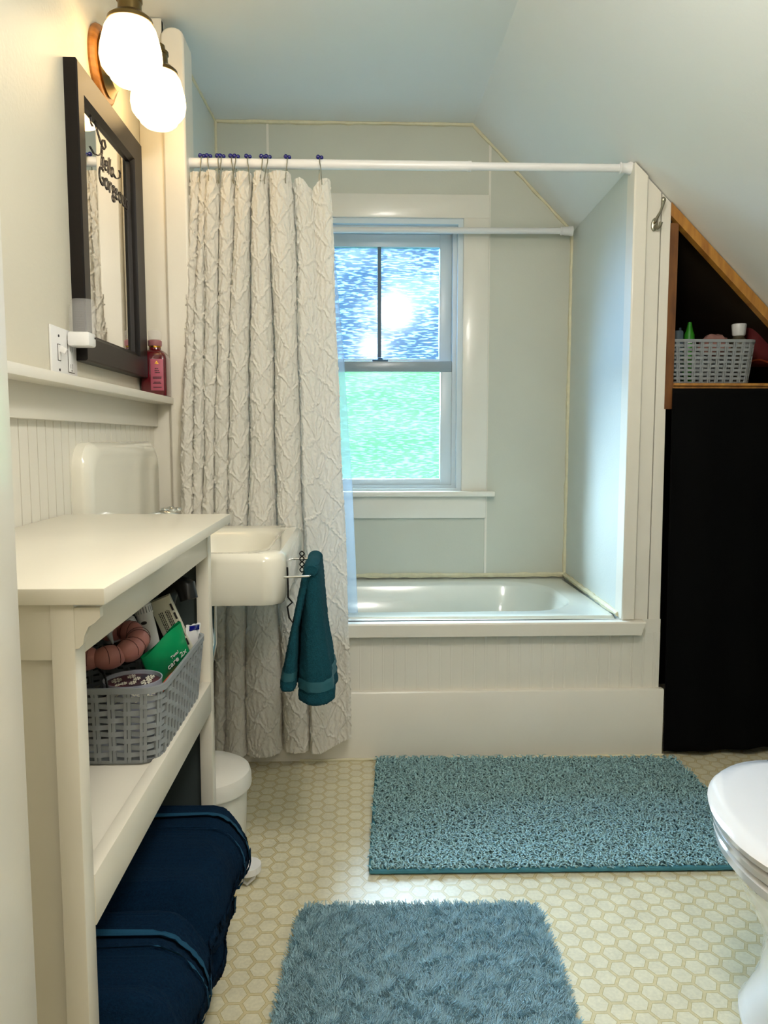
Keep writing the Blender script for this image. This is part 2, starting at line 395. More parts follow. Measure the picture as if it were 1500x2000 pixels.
# batten strips and cream caulk lines of the alcove
k = 0
def caulkline(pts, r, lab):
    P = []
    for a, b in zip(pts[:-1], pts[1:]):
        a = Vector(a); b = Vector(b); n = max(2, int((b-a).length/.03))
        for i in range(n): P.append(a.lerp(b, i/n)+Vector([random.uniform(-.0012, .0012) for _ in range(3)]))
    P.append(Vector(pts[-1]))
    rr = [r*random.uniform(.75, 1.25) for _ in P]
    st(B().tube(P, rr, 6).go('trim_6', caulk), lab)
RXB, RXF = .925, .908      # right alcove wall, back and front
st(B().box(-.376, -.366, Y1-.004, Y1+.002, 2.13, CZ).go('trim_7', trimw), 'thin batten above the window on the left')
st(B().box(.560, .570, Y1-.004, Y1+.002, .50, 2.34).go('trim_8', trimw), 'thin batten along the right of the window casing')
caulkline([(-.588, Y1-.004, CZ-.004), (XS, Y1-.004, CZ-.004)], .009, 'cream caulk along the top of the back wall')
caulkline([(XS, Y1-.004, CZ-.004), (RXB, Y1-.004, slz(RXB)-.005)], .007, 'cream caulk where the slope meets the back wall')
caulkline([(RXB-.003, Y1-.004, slz(RXB)), (RXB-.003, Y1-.004, .50)], .009, 'cream caulk in the right back corner')
caulkline([(-.588, Y1-.004, CZ), (-.588, Y1-.004, .50)], .010, 'cream caulk in the left back corner')
caulkline([(-.588, Y1-.004, CZ-.004), (-.612, 2.68, CZ-.004)], .007, 'cream caulk above the left alcove wall')
caulkline([(-.58, Y1-.006, .497), (RXB, Y1-.006, .497)], .011, 'cream caulk between tub and back wall')
caulkline([(RXB-.004, Y1-.006, .497), (RXF-.004, 2.60, .492)], .011, 'cream caulk between tub and right wall')
# right partition between tub and closet
zt = .004
def part_wall(x0b, x0f, x1, ya, yb, m, name):
    rs = [[(x0f, ya, 0), (x0f, ya, slz(x0f)-zt), (x1, ya, slz(x1)-zt), (x1, ya, 0)], [(x0b, yb, 0), (x0b, yb, slz(x0b)-zt), (x1, yb, slz(x1)-zt), (x1, yb, 0)]]
    return B().rings(rs).go(name, m, smooth=False)
st(part_wall(RXB, RXF, 1.030, Y0+.012, Y1+.01, sidepaint, 'wall_right'), 'partition wall at the right end of the tub')
st(B().poly([(.952, .0), (1.0, 0), (1.0, slz(1.0)-zt), (.952, slz(.952)-zt)], Y0+.002, Y0+.015).go('trim_9', trimw, smooth=False), 'white board left of the coat hook groove')
st(B().poly([(1.004, .0), (1.048, 0), (1.046, .24), (1.034, slz(1.034)-zt), (1.004, slz(1.004)-zt)], Y0+.002, Y0+.015).go('trim_9', trimw, smooth=False), 'white board right of the coat hook groove')
o = B().poly([(RXF-.003, .479), (.952, .479), (.952, slz(.952)-zt), (RXF-.003, slz(RXF)-zt)], Y0-.014, Y0+.06).go('trim_10', trimw); st(o, 'thick white corner trim at the right end of the rod')
bv = o.modifiers.new('b', 'BEVEL'); bv.width = .005; bv.segments = 2
# closet: shell, pine edge, jamb, shelf
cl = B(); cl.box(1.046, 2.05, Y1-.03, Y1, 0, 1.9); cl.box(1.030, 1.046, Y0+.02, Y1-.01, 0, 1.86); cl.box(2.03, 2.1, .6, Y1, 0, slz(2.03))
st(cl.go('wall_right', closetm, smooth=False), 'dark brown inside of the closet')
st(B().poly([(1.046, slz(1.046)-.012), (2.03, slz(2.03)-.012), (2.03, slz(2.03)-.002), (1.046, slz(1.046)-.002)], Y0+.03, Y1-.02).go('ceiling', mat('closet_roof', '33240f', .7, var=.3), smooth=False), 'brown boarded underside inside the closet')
o = B().poly([(1.034, slz(1.034)-.045), (2.03, slz(2.03)-.045), (2.03, slz(2.03)-.003), (1.034, slz(1.034)-.003)], Y0-.004, Y0+.028).go('trim_11', pine, smooth=False); st(o, 'pine strip along the sloped edge of the closet opening')
st(B().box(1.034, 1.062, Y0+.001, Y0+.028, 1.20, slz(1.062)-.04).go('trim_12', dpine, smooth=False), 'brown pine jamb at the left of the closet opening')
sh = B(); sh.box(1.046, 2.03, Y0+.004, Y0+.50, 1.262, 1.278); sh.box(1.062, 2.03, Y0-.004, Y0+.012, 1.246, 1.262); sh.box(1.062, 2.03, Y0-.006, Y0+.012, 1.278, 1.286)
o = sh.go('closet_shelf', pine, smooth=False); tag(o, 'pine closet shelf under the slope carrying the grey basket', 'shelf')
# front wall with doorway, hall
fw = B(); fw.box(-1.0, -.30, .50, .60, 0, CZ); fw.box(.56, 2.05, .50, .60, 0, slz(2.05)); fw.box(.56, 1.3, .50, .60, 0, slz(1.3)); fw.box(-.30, .56, .50, .60, 2.05, CZ); fw.box(.56, .9, .5, .6, 0, slz(.9))
st(fw.go('wall_front', paint, smooth=False), 'wall with the doorway')
st(B().box(-.36, -.268, .488, .612, 0, 2.06, .006).go('trim_13', trimw), 'white door jamb at the left edge of the view')
ha = B(); ha.box(-1.0, -.9, -1.6, .5, 0, CZ); ha.box(.9, 1.0, -1.6, .5, 0, CZ); ha.box(-1.0, 1.0, -1.7, -1.6, 0, CZ)
st(ha.go('wall_hall', paint, smooth=False), 'hall walls beyond the doorway')
# window ------------------------------------------------------------------
wn = thing('window_1', ((WX0+WX1)/2, Y1, WZ0), 'white double hung window with patterned privacy glass over the tub', None, kind='structure')
YW = Y1-.018
c_ = B(); c_.box(WX1, .563, YW, Y1+.001, WZ0+.01, 2.035, .003); c_.box(-.375, WX0, YW, Y1+.001, WZ0+.01, 2.035, .003); c_.box(-.375, .563, YW-.002, Y1+.001, 2.03, 2.127, .003)
c_.go('casing', trimw, wn)
c_ = B(); c_.box(-.41, .597, YW-.035, Y1+.03, .850, .873, .004); c_.go('window_sill', trimw, wn)
c_ = B(); c_.box(-.375, .563, YW, Y1+.001, .753, .850, .003); c_.go('apron', trimw, wn)
f = B()
for (a, b, ins, ya, yb) in ((WX0, WX1, 0, Y1-.006, Y1+.14),):
    f.box(a, a+.022, ya, yb, WZ0, WZ1); f.box(b-.022, b, ya, yb, WZ0, WZ1); f.box(a+.022, b-.022, ya, yb, WZ1-.022, WZ1); f.box(a+.022, b-.022, ya, yb, WZ0, WZ0+.022)
    f.box(a+.022, a+.040, ya+.03, yb, WZ0+.022, WZ1-.022); f.box(b-.040, b-.022, ya+.03, yb, WZ0+.022, WZ1-.022); f.box(a+.040, b-.040, ya+.03, yb, WZ1-.045, WZ1-.022); f.box(a+.040, b-.040, ya+.02, yb, WZ0+.022, WZ0+.034)
f.go('window_frame', winw, wn, smooth=False)
def sash(nm, x0, x1, z0, z1, yc, wst, top, bot, m, pm, lab, topm=None):
    s = B(); s.box(x0, x0+wst, yc-.016, yc+.016, z0, z1 if topm is None else z1-top, .002); s.box(x1-wst, x1, yc-.016, yc+.016, z0, z1 if topm is None else z1-top, .002)
    s.box(x0+wst, x1-wst, yc-.0155, yc+.0155, z0, z0+bot, .002)
    if topm is None: s.box(x0+wst, x1-wst, yc-.0155, yc+.0155, z1-top, z1, .002)
    so = s.go(nm, m, wn)
    if topm is not None: B().box(x0, x1, yc-.018, yc+.016, z1-top, z1, .003).go('meeting_rail', topm, so)
    B().box(x0+wst-.003, x1-wst+.003, yc-.003, yc+.003, z0+bot-.003, z1-top+.003).go('pane', pm, so, smooth=False, label=lab)
    return so
su = sash('upper_sash', -.222, .414, 1.42, 1.985, Y1+.085, .052, .055, .03, winw, paneU, 'blue lit patterned upper pane')
B().box(.090, .106, Y1+.070, Y1+.080, 1.45, 1.93).go('muntin', mat('muntin_grey', '4a6270', .5), su, smooth=False)
sl = sash('lower_sash', -.222, .414, .895, 1.437, Y1+.045, .050, .046, .028, winw, paneL, 'green lit patterned lower pane', topm=sash_m)
l_ = B(); l_.box(.066, .135, Y1+.022, Y1+.048, 1.437, 1.443, .002); l_.lathe([(.012, 0), (.012, .007), (.006, .009)], (.10, Y1+.035, 1.443), 16); l_.go('sash_lock', mat('lock_blue_grey', '3c5f78', .4), sl)

# ================================================================ BATHTUB and its surround
tb = thing('bathtub', (.16, 2.98, 0), 'white enamel bathtub built into the alcove under the window', 'bathtub')
tz = .482
def tr(hx, hy, r, z, cy=0, cx=0): return [(x, y, z) for x, y in rrect(hx+(.010 if hx > .7 else 0), hy, r, 10, .159+cx, 2.985+cy)]
rs = [tr(.735, .365, .01, .30), tr(.735, .365, .01, tz-.01), tr(.730, .360, .012, tz), tr(.655, .295, .20, tz, .01, .0), tr(.648, .288, .20, tz-.003, .01), tr(.636, .276, .20, tz-.02, .01),
      tr(.60, .25, .18, tz-.20, .01), tr(.57, .22, .16, tz-.34, .01), tr(.50, .16, .12, tz-.385, .01), tr(.1, .04, .03, tz-.39, .01)]
t_ = B().rings(rs, cap=True).go('tub_shell', tubm, tb)
tz2 = B(); tz2.lathe([(.028, 0), (.028, .004), (.012, .006)], (-.30, 2.99, .094), 20); tz2.go('drain', chrome, tb)
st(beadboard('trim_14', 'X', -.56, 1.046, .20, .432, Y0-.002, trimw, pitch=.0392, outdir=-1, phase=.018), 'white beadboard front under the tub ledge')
lg = B().rings([[(-.54, Y0-.038, .433), (-.54, Y0-.040, .474), (-.54, Y0-.036, .479), (-.54, 2.64, .479), (-.54, 2.64, .433)],
                [(.965, Y0-.038, .433), (.980, Y0-.040, .474), (.980, Y0-.036, .479), (.980, Y0, .479), (.965, Y0, .433)]]).go('trim_15', trimw); st(lg, 'painted board ledge along the front of the tub')
sk = B().rings([[(x, Y0-.026, 0), (x, Y0-.026, .232), (x, Y0-.022, .238), (x, Y0+.0, .238), (x, Y0+.0, 0)] for x in (-.612, 1.056)]).go('baseboard_front', trimw); st(sk, 'wide white skirting board below the tub beadboard')
st(B().box(-.612, 1.046, Y0-.001, Y0+.012, 0, .479).go('trim_16', trimw, smooth=False), 'boarding behind the tub beadboard')
caulkline([(-.2, Y0-.030, .004), (1.06, Y0-.030, .004)], .005, 'cream caulk where the skirting meets the floor')

# ================================================================ RODS, CURTAIN, LINER, HOOKS
RY = 2.605; RZ = 1.990
rd = thing('curtain_rod', (-.54, RY, RZ), 'white telescoping shower rod holding the textured white curtain', 'curtain rod')
B().tube([(-.540, RY, RZ), (.372, RY, RZ)], .0155, 20).go('outer_tube', whitepl, rd)
B().tube([(.372, RY, RZ), (.90, RY, RZ)], .0130, 20).go('inner_tube', whitepl, rd)
B().lathe([(.016, 0), (.019, .003), (.016, .008), (.0155, .02), (.021, .034), (.021, .040)], (.868, RY, RZ), 24, (1, 0, 0)).go('end_cap', whitepl, rd)
B().lathe([(.0165, 0), (.0165, .010)], (.366, RY, RZ), 20, (1, 0, 0)).go('collar', whitepl, rd)
rd2 = thing('curtain_rod', (-.588, 3.3, 1.963), 'thinner white rod crossing in front of the window', 'curtain rod')
B().tube([(-.588, 3.30, 1.963), (.86, 3.30, 1.970)], .0125, 20).go('tube', whitepl, rd2)
B().lathe([(.014, 0), (.0175, .004), (.0165, .012), (.019, .04), (.021, .052)], (.855, 3.30, 1.970), 24, (1, 0, 0)).go('end_cap', whitepl, rd2)

# shower curtain: pleated sheet with a raised fan pattern
def unp(px, py, Y):
    a = (px-750)/1500; b = (1000-py)/1500; cp, sp, ct, s2 = math.cos(PITCH), math.sin(PITCH), math.cos(YAW), math.sin(YAW)
    d = (s2*cp+a*ct+b*s2*sp, ct*cp-a*s2+b*ct*sp, -sp+b*cp); t = Y/d[1]; return (t*d[0], Y, H+t*d[2])
#      rounded pleats (left edge, right edge) at the top and at the hem, then a flatter stretch to the right edge
TL = [(369, 388), (389, 402), (404, 427), (431, 456), (459, 488), (497, 519), (524, 566)]
BL = [(352, 372), (374, 394), (396, 416), (418, 440), (442, 479), (482, 547), (556, 602)]
AT = [.016, .012, .020, .022, .024, .020, .030]; AB = [.02, .02, .02, .02, .026, .034, .030]
def profile(Ls, As, Yp, ypx, tail):
    x, d = [], []
    for (l, r), A in zip(Ls, As):
        xl = unp(l, ypx, Yp)[0]; xr = unp(r, ypx, Yp)[0]; m_ = (xl+xr)/2; h_ = (xr-xl)/2
        for q in np.linspace(-1, 1, 41):
            x.append(m_+h_*math.sin(q*PI/2*1.06)/math.sin(PI/2*1.06)*1.0); d.append(A*(1-2*math.cos(q*PI/2)**.8) if abs(q) < 1 else A)
        x.append(xr+.002); d.append(A+.010)
    for px, dd in tail: x.append(unp(px, ypx, Yp)[0]); d.append(dd)
    return np.array(x), np.array(d)
tx_, td_ = profile(TL, AT, 2.58, 335, [(574, .012), (584, .002), (596, .006), (606, .020), (616, .004), (628, -.006), (636, -.002), (642, .008)])
bx_, bd_ = profile(BL, AB, 2.49, 1450, [(612, -.022), (624, -.018), (638, -.006), (652, .004), (666, .008), (676, .004), (683, .0), (688, .004)])
NU, NV = 900, 760
Pc = np.zeros((NV, NU, 3)); Uc = np.zeros((NV, NU))
ns = len(tx_); s1 = np.linspace(0, 1, ns)
for j in range(NV):
    v = j/(NV-1); k = v**.8; x = tx_*(1-k)+bx_*k; d = td_*(1-k)+bd_*k
    L_ = np.concatenate([[0], np.cumsum(np.hypot(np.diff(x), np.diff(d)))])
    q = np.linspace(0, L_[-1], NU); X_ = np.interp(q, L_, x); D_ = np.interp(q, L_, d); D_ = np.convolve(np.pad(D_, 4, 'edge'), np.ones(9)/9, 'valid'); sp_ = np.interp(q, L_, s1); xr_ = (X_-x[0])/(x[-1]-x[0])
    wob = .004*np.sin(9*v+14*sp_)+.003*np.sin(23*v+31*sp_)
    ztop = RZ-.034-.022*np.clip(D_/.02, 0, 1)-.022*np.exp(-((xr_-.88)/.07)**2)-.01*np.clip((xr_-.7)/.3, 0, 1)
    zbot = .055+.008*np.sin(5*sp_*PI)+.05*np.clip((xr_-.82)/.18, 0, 1)**1.2
    Pc[j, :, 0] = X_+wob*.5; Pc[j, :, 1] = 2.592-.100*min(1, v/.75)**1.0+D_+wob; Pc[j, :, 2] = ztop*(1-v)+zbot*v
    Uc[j] = np.linspace(0, 1, NU)*1.30
Vc = (Pc[:1, :, 2]-Pc[:, :, 2])
def noise2(a, b, s):
    return np.sin(a*s+1.3*np.sin(b*s*1.7+.5))*np.sin(b*s*1.1+1.7*np.sin(a*s*.8))
W_, H_ = .092, .118
cu_ = Uc/W_+.05*noise2(Uc, Vc, 40)+.035*noise2(Uc+3, Vc, 150); cv = Vc/H_+.05*noise2(Uc+5, Vc+2, 35)+.03*noise2(Uc, Vc+7, 160)
da = cu_+cv; db = cu_-cv
fa = np.abs(da-np.round(da)); fb = np.abs(db-np.round(db)); edge = np.minimum(fa, fb)
ridge = np.exp(-(edge/.045)**2)*(1+.3*noise2(Uc, Vc, 330))
ia = np.floor(da); ib = np.floor(db); ccx = (ia+ib+1)/2; ccy = (ia-ib)/2
lx = (cu_-ccx); ly = (ccy+.5-cv)           # ly measured up from the lower corner
ang = np.arctan2(lx, np.maximum(ly, .02)); rad = np.hypot(lx, ly)
ribs = (.5+.5*np.cos(ang*15))**1.5*np.clip((rad-.12)/.2, 0, 1)*np.clip((edge-.06)/.08, 0, 1)
hgt = .0056*ridge+.0034*ribs+.0006*noise2(Uc, Vc, 420)
du = np.gradient(Pc, axis=1); dv = np.gradient(Pc, axis=0); nn = np.cross(du, dv); nn /= np.linalg.norm(nn, axis=2, keepdims=True)+1e-9
sg = np.where(nn[:, :, 1:2] > 0, -1, 1); sg = np.sign(np.median(-nn[:, :, 1])) or 1
Pc = Pc+nn*sg*hgt[..., None]
sc = grid('shower_curtain', Pc, curtm, ang=180)
tag(sc, 'white textured fan pattern shower curtain pulled to the left of the tub', 'shower curtain')
# liner
NU2, NV2 = 90, 80
Pl = np.zeros((NV2, NU2, 3)); rx = [(-.078, 1.768), (-.045, 1.375), (-.018, .934), (.0, .48), (.004, .36)]
for j in range(NV2):
    z = 1.90*(1-j/(NV2-1))+.36*(j/(NV2-1)); xr = np.interp(-z, [-a[1] for a in rx], [a[0] for a in rx]) if z < 1.768 else -.078-.012*(z-1.768)/.2
    s = np.linspace(0, 1, NU2); x = -.50+(xr+.50)*s
    Pl[j, :, 0] = x; Pl[j, :, 1] = 2.70+.018*np.sin(s*30+z)*(1-s*.75)+.006*np.sin(z*4+s*5); Pl[j, :, 2] = z
ln = grid('shower_liner', Pl, linm, thick=.0008, ang=180); tag(ln, 'translucent bluish liner hanging inside the tub behind the curtain', 'shower liner')
# hooks
hx = [395, 408, 428, 434, 454, 462, 485, 514, 524, 562, 625]
names = ['first', 'second', 'third', 'fourth', 'fifth', 'sixth', 'seventh', 'eighth', 'ninth', 'tenth', 'eleventh']
for i, px in enumerate(hx):
    X = unp(px, 318, RY)[0]; h = thing('curtain_hook', (X, RY, RZ), 'wire curtain hook with blue bead, %s of eleven from the left end of the rod' % names[i], 'curtain hook', 'curtain hooks on the white rod')
    dx = random.uniform(-.004, .006)
    P = [(X-.004, RY+.021, RZ-.045), (X-.003, RY+.020, RZ)] + [(X, RY+.020*math.cos(a), RZ+.020*math.sin(a)) for a in [PI*k/8 for k in range(1, 8)]] + [(X, RY-.020, RZ), (X+dx, RY-.024, RZ-.02), (X+dx*1.6, RY-.038, RZ-.045), (X+dx*2, RY-.046, RZ-.068), (X+dx*2, RY-.036, RZ-.074)]
    B().tube(P, .0016, 8).go('wire', steel, h)
    bb = B(); bb.ball((X-.006, RY, RZ+.0235), .0075, 12); bb.ball((X+.005, RY+.002, RZ+.0225), .0066, 12); bb.go('bead', bluebead, h)

# ================================================================ MIRROR
MX0, MX1, MY0, MY1, MZ0, MZ1 = -.69, -.660, 1.925, 2.475, 1.29, 1.995
mr = thing('wall_mirror', (MX0, 2.2, MZ0), 'dark espresso framed mirror on the left wall above the ledge', 'mirror')
fw_ = .072
f = B()
prof = [(0, 0), (0, .029), (.004, .032), (fw_-.012, .026), (fw_-.008, .020), (fw_, .014), (fw_, 0)]
def fr(u, d): return [(MX0+d, MY0+u, MZ0+u), (MX0+d, MY1-u, MZ0+u), (MX0+d, MY1-u, MZ1-u), (MX0+d, MY0+u, MZ1-u)]
L_ = [[f.bm.verts.new(p) for p in fr(u, d)] for u, d in prof]
for a in range(len(L_)-1):
    for i in range(4): f.bm.faces.new((L_[a][i], L_[a][(i+1) % 4], L_[a+1][(i+1) % 4], L_[a+1][i]))
f.go('frame', brown, mr, ang=20)
gl_ = B().box(MX0, MX0+.008, MY0+fw_-.004, MY1-fw_+.004, MZ0+fw_-.004, MZ1-fw_+.004).go('glass', mirm, mr, smooth=False)
gx = MX0+.0095
text('lettering', 'hello', .066, frame((gx, 2.205, 1.846), (0, 1, 0), (0, 0, 1)), darkln, mr, shear=.35, sx=.85)
text('lettering', 'GorGeous' if False else 'Gorgeous', .070, frame((gx, 2.262, 1.798), (0, 1, 0), (0, 0, 1)), darkln, mr, sx=.92)
def swirl(pts): B().tube([(gx, a, b) for a, b in pts], .0014, 6).go('flourish', darkln, mr)
swirl([(2.098, 1.905), (2.086, 1.908), (2.083, 1.922), (2.094, 1.933), (2.108, 1.930), (2.13, 1.91), (2.16, 1.885), (2.185, 1.878), (2.20, 1.89), (2.19, 1.905), (2.175, 1.90), (2.165, 1.88), (2.16, 1.86), (2.135, 1.845), (2.10, 1.838), (2.07, 1.845)])
swirl([(2.26, 1.84), (2.28, 1.835), (2.30, 1.84), (2.32, 1.85), (2.325, 1.862), (2.315, 1.868)])

# ================================================================ SCONCE
sc_ = thing('wall_sconce', (-.69, 2.20, 2.10), 'two globe wall light with oak plate above the mirror', 'wall light')
B().lathe([(.098, 0), (.100, .006), (.096, .014), (.088, .018)], (-.69, 2.20, 2.10), 48, (1, 0, 0)).go('wood_plate', oak, sc_)
B().lathe([(.078, 0), (.080, .006), (.068, .012), (.058, .022), (.02, .026)], (-.672, 2.20, 2.10), 48, (1, 0, 0)).go('metal_plate', brass, sc_)
for gy in (2.075, 2.345):
    s = 1 if gy > 2.2 else -1
    B().tube([(-.655, 2.20+s*.03, 2.10), (-.625, 2.20+s*.06, 2.10), (-.59, gy-s*.03, 2.13), (-.575, gy, 2.17), (-.572, gy, 2.185)], .008, 12).go('arm', brass, sc_)
    g = B().lathe([(.018, .078), (.036, .074), (.054, .062), (.064, .046), (.070, .025), (.076, .0), (.078, -.022), (.074, -.044), (.064, -.058), (.056, -.064), (.052, -.074), (.040, -.084), (.02, -.090), (.002, -.091)], (-.572, gy, 2.085), 40).go('globe', globem, sc_, label='glowing white glass globe')
    B().lathe([(.058, .060), (.056, .070), (.040, .083), (.030, .088), (.029, .112), (.032, .114), (.032, .122), (.024, .126), (.022, .140), (.006, .144), (.004, .15)], (-.572, gy, 2.085), 32).go('cap', brass, sc_)

# ================================================================ OUTLET PLATE, NIGHT LIGHT, BOTTLE
op = thing('switch_plate', (-.69, 1.85, 1.30), 'white wall plate with switch and outlet below the mirror corner', 'outlet')
B().box(-.690, -.684, 1.772, 1.930, 1.236, 1.356, .0025).go('plate', whitepl, op)
t = B(); t.box(-.685, -.6815, 1.808, 1.822, 1.28, 1.315, .001); t.box(-.683, -.666, 1.811, 1.819, 1.296, 1.310, .002, rot=(0, .5, 0)); t.go('switch', whitepl, op)
B().box(-.6845, -.6832, 1.8685, 1.9075, 1.2565, 1.3315).go('receptacle_gap', gapm, op, smooth=False)
B().box(-.685, -.6822, 1.870, 1.906, 1.258, 1.330, .001).go('receptacle', whitepl, op)
B().box(-.6845, -.6832, 1.8065, 1.8235, 1.2785, 1.3165).go('switch_gap', gapm, op, smooth=False)
for y, z, a, b in ((1.881, 1.272, .002, .010), (1.892, 1.272, .002, .012), (1.887, 1.262, .004, .004), (1.881, 1.312, .002, .010), (1.892, 1.312, .002, .012)): B().box(-.6835, -.682, y-a/2, y+a/2, z-b/2, z+b/2).go('slot', darkln, op, smooth=False)
for y, z in ((1.815, 1.335), (1.815, 1.258)): B().lathe([(.003, 0), (.003, .002)], (-.6845, y, z), 10, (1, 0, 0)).go('screw', darkln, op)
nl = thing('night_light', (-.683, 1.888, 1.335), 'plug-in night light with clear ribbed shade on the wall outlet', 'night light')
B().box(-.683, -.630, 1.862, 1.912, 1.318, 1.352, .006).go('base', whitepl, nl)
s = B()
zs = [1.350+.0028*i for i in range(29)]
rs = []
for i, z in enumerate(zs):
    v = i/28; r = .018+.009*math.sin(PI*(.25+.6*v))+(.0009 if i % 2 else 0)
    rs.append([(-.652+r*1.15*math.cos(a), 1.887+r*1.0*math.sin(a), z) for a in [2*PI*k/28 for k in range(28)]])
s.rings(rs).go('shade', clearpl, nl, ang=10)
B().lathe([(.0022, 0), (.0022, .002)], (-.630, 1.900, 1.340), 10, (1, 0, 0)).go('sensor', darkln, nl)
bt = thing('soap_bottle', (-.645, 2.515, 1.234), 'dark red bottle with pink label at the end of the wall ledge', 'bottle')
def bq(h, r, z): return [(x, y, z) for x, y in rrect(h, h*.92, r, 6, -.645, 2.515)]
B().rings([bq(.037, .012, 1.2345), bq(.040, .013, 1.237), bq(.041, .013, 1.25), bq(.041, .013, 1.352), bq(.039, .014, 1.364), bq(.030, .016, 1.376), bq(.019, .018, 1.383), bq(.018, .018, 1.392)]).go('body', redm, bt)
B().lathe([(.0185, 0), (.0185, .006)], (-.645, 2.515, 1.389), 28).go('gold_ring', mat('gold', 'b98a3a', .25, 1), bt)
B().lathe([(.021, 0), (.022, .003), (.022, .016), (.018, .019)], (-.645, 2.515, 1.394), 28).go('collar', mat('rose_cap', '9a6468', .3), bt)
B().lathe([(.021, 0), (.021, .026), (.015, .031)], (-.645, 2.515, 1.4135), 28).go('clear_cap', clearpl, bt)
B().box(-.651, -.611, 2.4755, 2.478, 1.252, 1.350, .0005).go('label', pinkl, bt)
for z, sz, s in ((1.318, .012, 'HAIR'), (1.308, .012, 'SCALP'), (1.298, .012, 'SERUM')):
    pass
text('printing', '▲', .014, frame((-.631, 2.4750, 1.339), (1, 0, 0), (0, 0, 1)), mat('gold', 'b98a3a', .25, 1), bt)
t = B()
for z, wd in ((1.320, .012), (1.314, .014), (1.308, .012), (1.294, .026), (1.290, .026), (1.278, .020), (1.274, .026), (1.262, .024)):
    x = -.631-wd/2
    while x < -.631+wd/2-.001:
        q = random.uniform(.0018, .004); t.box(x, x+q, 2.4748, 2.4756, z-.0012, z+.0012); x += q+.0008
t.go('printing', darkln, bt, smooth=False)

# ================================================================ SINK
sk_ = thing('wall_sink', (-.67, 2.17, .68), 'old cream enamel wall sink with tall splashback beyond the white console', 'sink')
SX0, SX1, SY0, SY1, SZ0, SZ1 = -.670, -.178, 1.85, 2.48, .690, .822
cx, cy = (SX0+SX1)/2, (SY0+SY1)/2; hx_, hy_ = (SX1-SX0)/2, (SY1-SY0)/2
def so_(ix, iy, r, z, dx=0, dy=0): return [(x, y, z) for x, y in rrect(hx_-ix, hy_-iy, r, 10, cx+dx, cy+dy)]
B().rings([so_(.03, .03, .05, SZ0), so_(.006, .006, .055, SZ0+.004), so_(.0, .0, .055, SZ0+.02), so_(.0, .0, .055, SZ1-.022), so_(.004, .004, .055, SZ1-.008), so_(.014, .014, .05, SZ1), so_(.045, .05, .05, SZ1-.002, .0),
           so_(.075, .07, .11, SZ1-.006, .02), so_(.088, .085, .11, SZ1-.016, .022), so_(.105, .10, .11, SZ1-.05, .024), so_(.13, .125, .10, SZ1-.10, .026), so_(.20, .22, .04, SZ1-.118, .026)], cap=True).go('basin', enamel, sk_)
def sp(ix, x):
    pts = []
    y0, y1, z0, z1, r = 1.83+ix, 2.485-ix, .80, 1.092-ix, .07
    pts = [(x, y0, z0), (x, y1+(.02), z0), (x, y1, z0+.06)]
    for i in range(9): a = PI/2*i/8; pts.append((x, y1-r+r*math.cos(a), z1-r+r*math.sin(a)))
    for i in range(9): a = PI/2+PI/2*i/8; pts.append((x, y0+r+r*math.cos(a), z1-r+r*math.sin(a)))
    return pts
B().rings([sp(0, -.672), sp(0, -.650), sp(.006, -.640), sp(.020, -.631), sp(.032, -.629)]).go('splashback', enamel, sk_)
for hy2 in (2.02, 2.16+.0):
    pass
for hy2 in (1.98, 2.30):
    hh = B(); hh.lathe([(.018, 0), (.018, .006), (.010, .012), (.009, .050), (.013, .054), (.013, .062)], (-.555, hy2, .818), 20)
    for a in range(4): hh.ball((-.555+.020*math.cos(a*PI/2+.5), hy2+.020*math.sin(a*PI/2+.5), .890), .011, 12, (1.1, 1.1, .6))
    hh.ball((-.555, hy2, .892), .014, 14, (1, 1, .6)); hh.go('tap_handle', chrome, sk_)
sp2 = B(); sp2.tube([(-.585, 2.14, .82), (-.585, 2.14, .86), (-.575, 2.14, .885), (-.54, 2.14, .893), (-.50, 2.14, .885), (-.485, 2.14, .865)], .011, 14); sp2.go('spout', chrome, sk_)
B().tube([(-.42, 2.17, .70), (-.42, 2.17, .52), (-.43, 2.17, .47), (-.46, 2.17, .45), (-.50, 2.17, .47), (-.52, 2.17, .50), (-.66, 2.17, .50)], .018, 14).go('drain_pipe', chrome, sk_)
# wire towel holder clipped to the sink
th_ = thing('towel_holder', (-.178, 1.95, .77), 'thin wire towel holder hooked on the side of the sink', 'towel holder')
t = B(); t.tube([(-.178, 1.835, .768), (-.118, 1.835, .770), (-.112, 1.85, .771), (-.112, 2.09, .771), (-.118, 2.10, .771), (-.178, 2.10, .771)], .0032, 10); t.go('bar', chrome, th_)
t = B(); t.tube([(-.171, 1.85, .79), (-.170, 1.85, .74), (-.170, 1.85, .715), (-.160, 1.85, .703), (-.172, 1.85, .692), (-.168, 1.85, .665), (-.160, 1.85, .653), (-.150, 1.85, .668), (-.138, 1.86, .685)], .0024, 8); t.go('clip', wire, th_); t = B()
P = [(-.150+.006*math.sin(a), 2.05, .80-.058*k/16) for k, a in enumerate([2*PI*j/8 for j in range(17)])]
t.tube(P, .0018, 6); P = [(-.150-.006*math.sin(a), 2.05, .80-.058*k/16) for k, a in enumerate([2*PI*j/8 for j in range(17)])]; t.tube(P, .0018, 6)
t.go('clip', wire, th_)
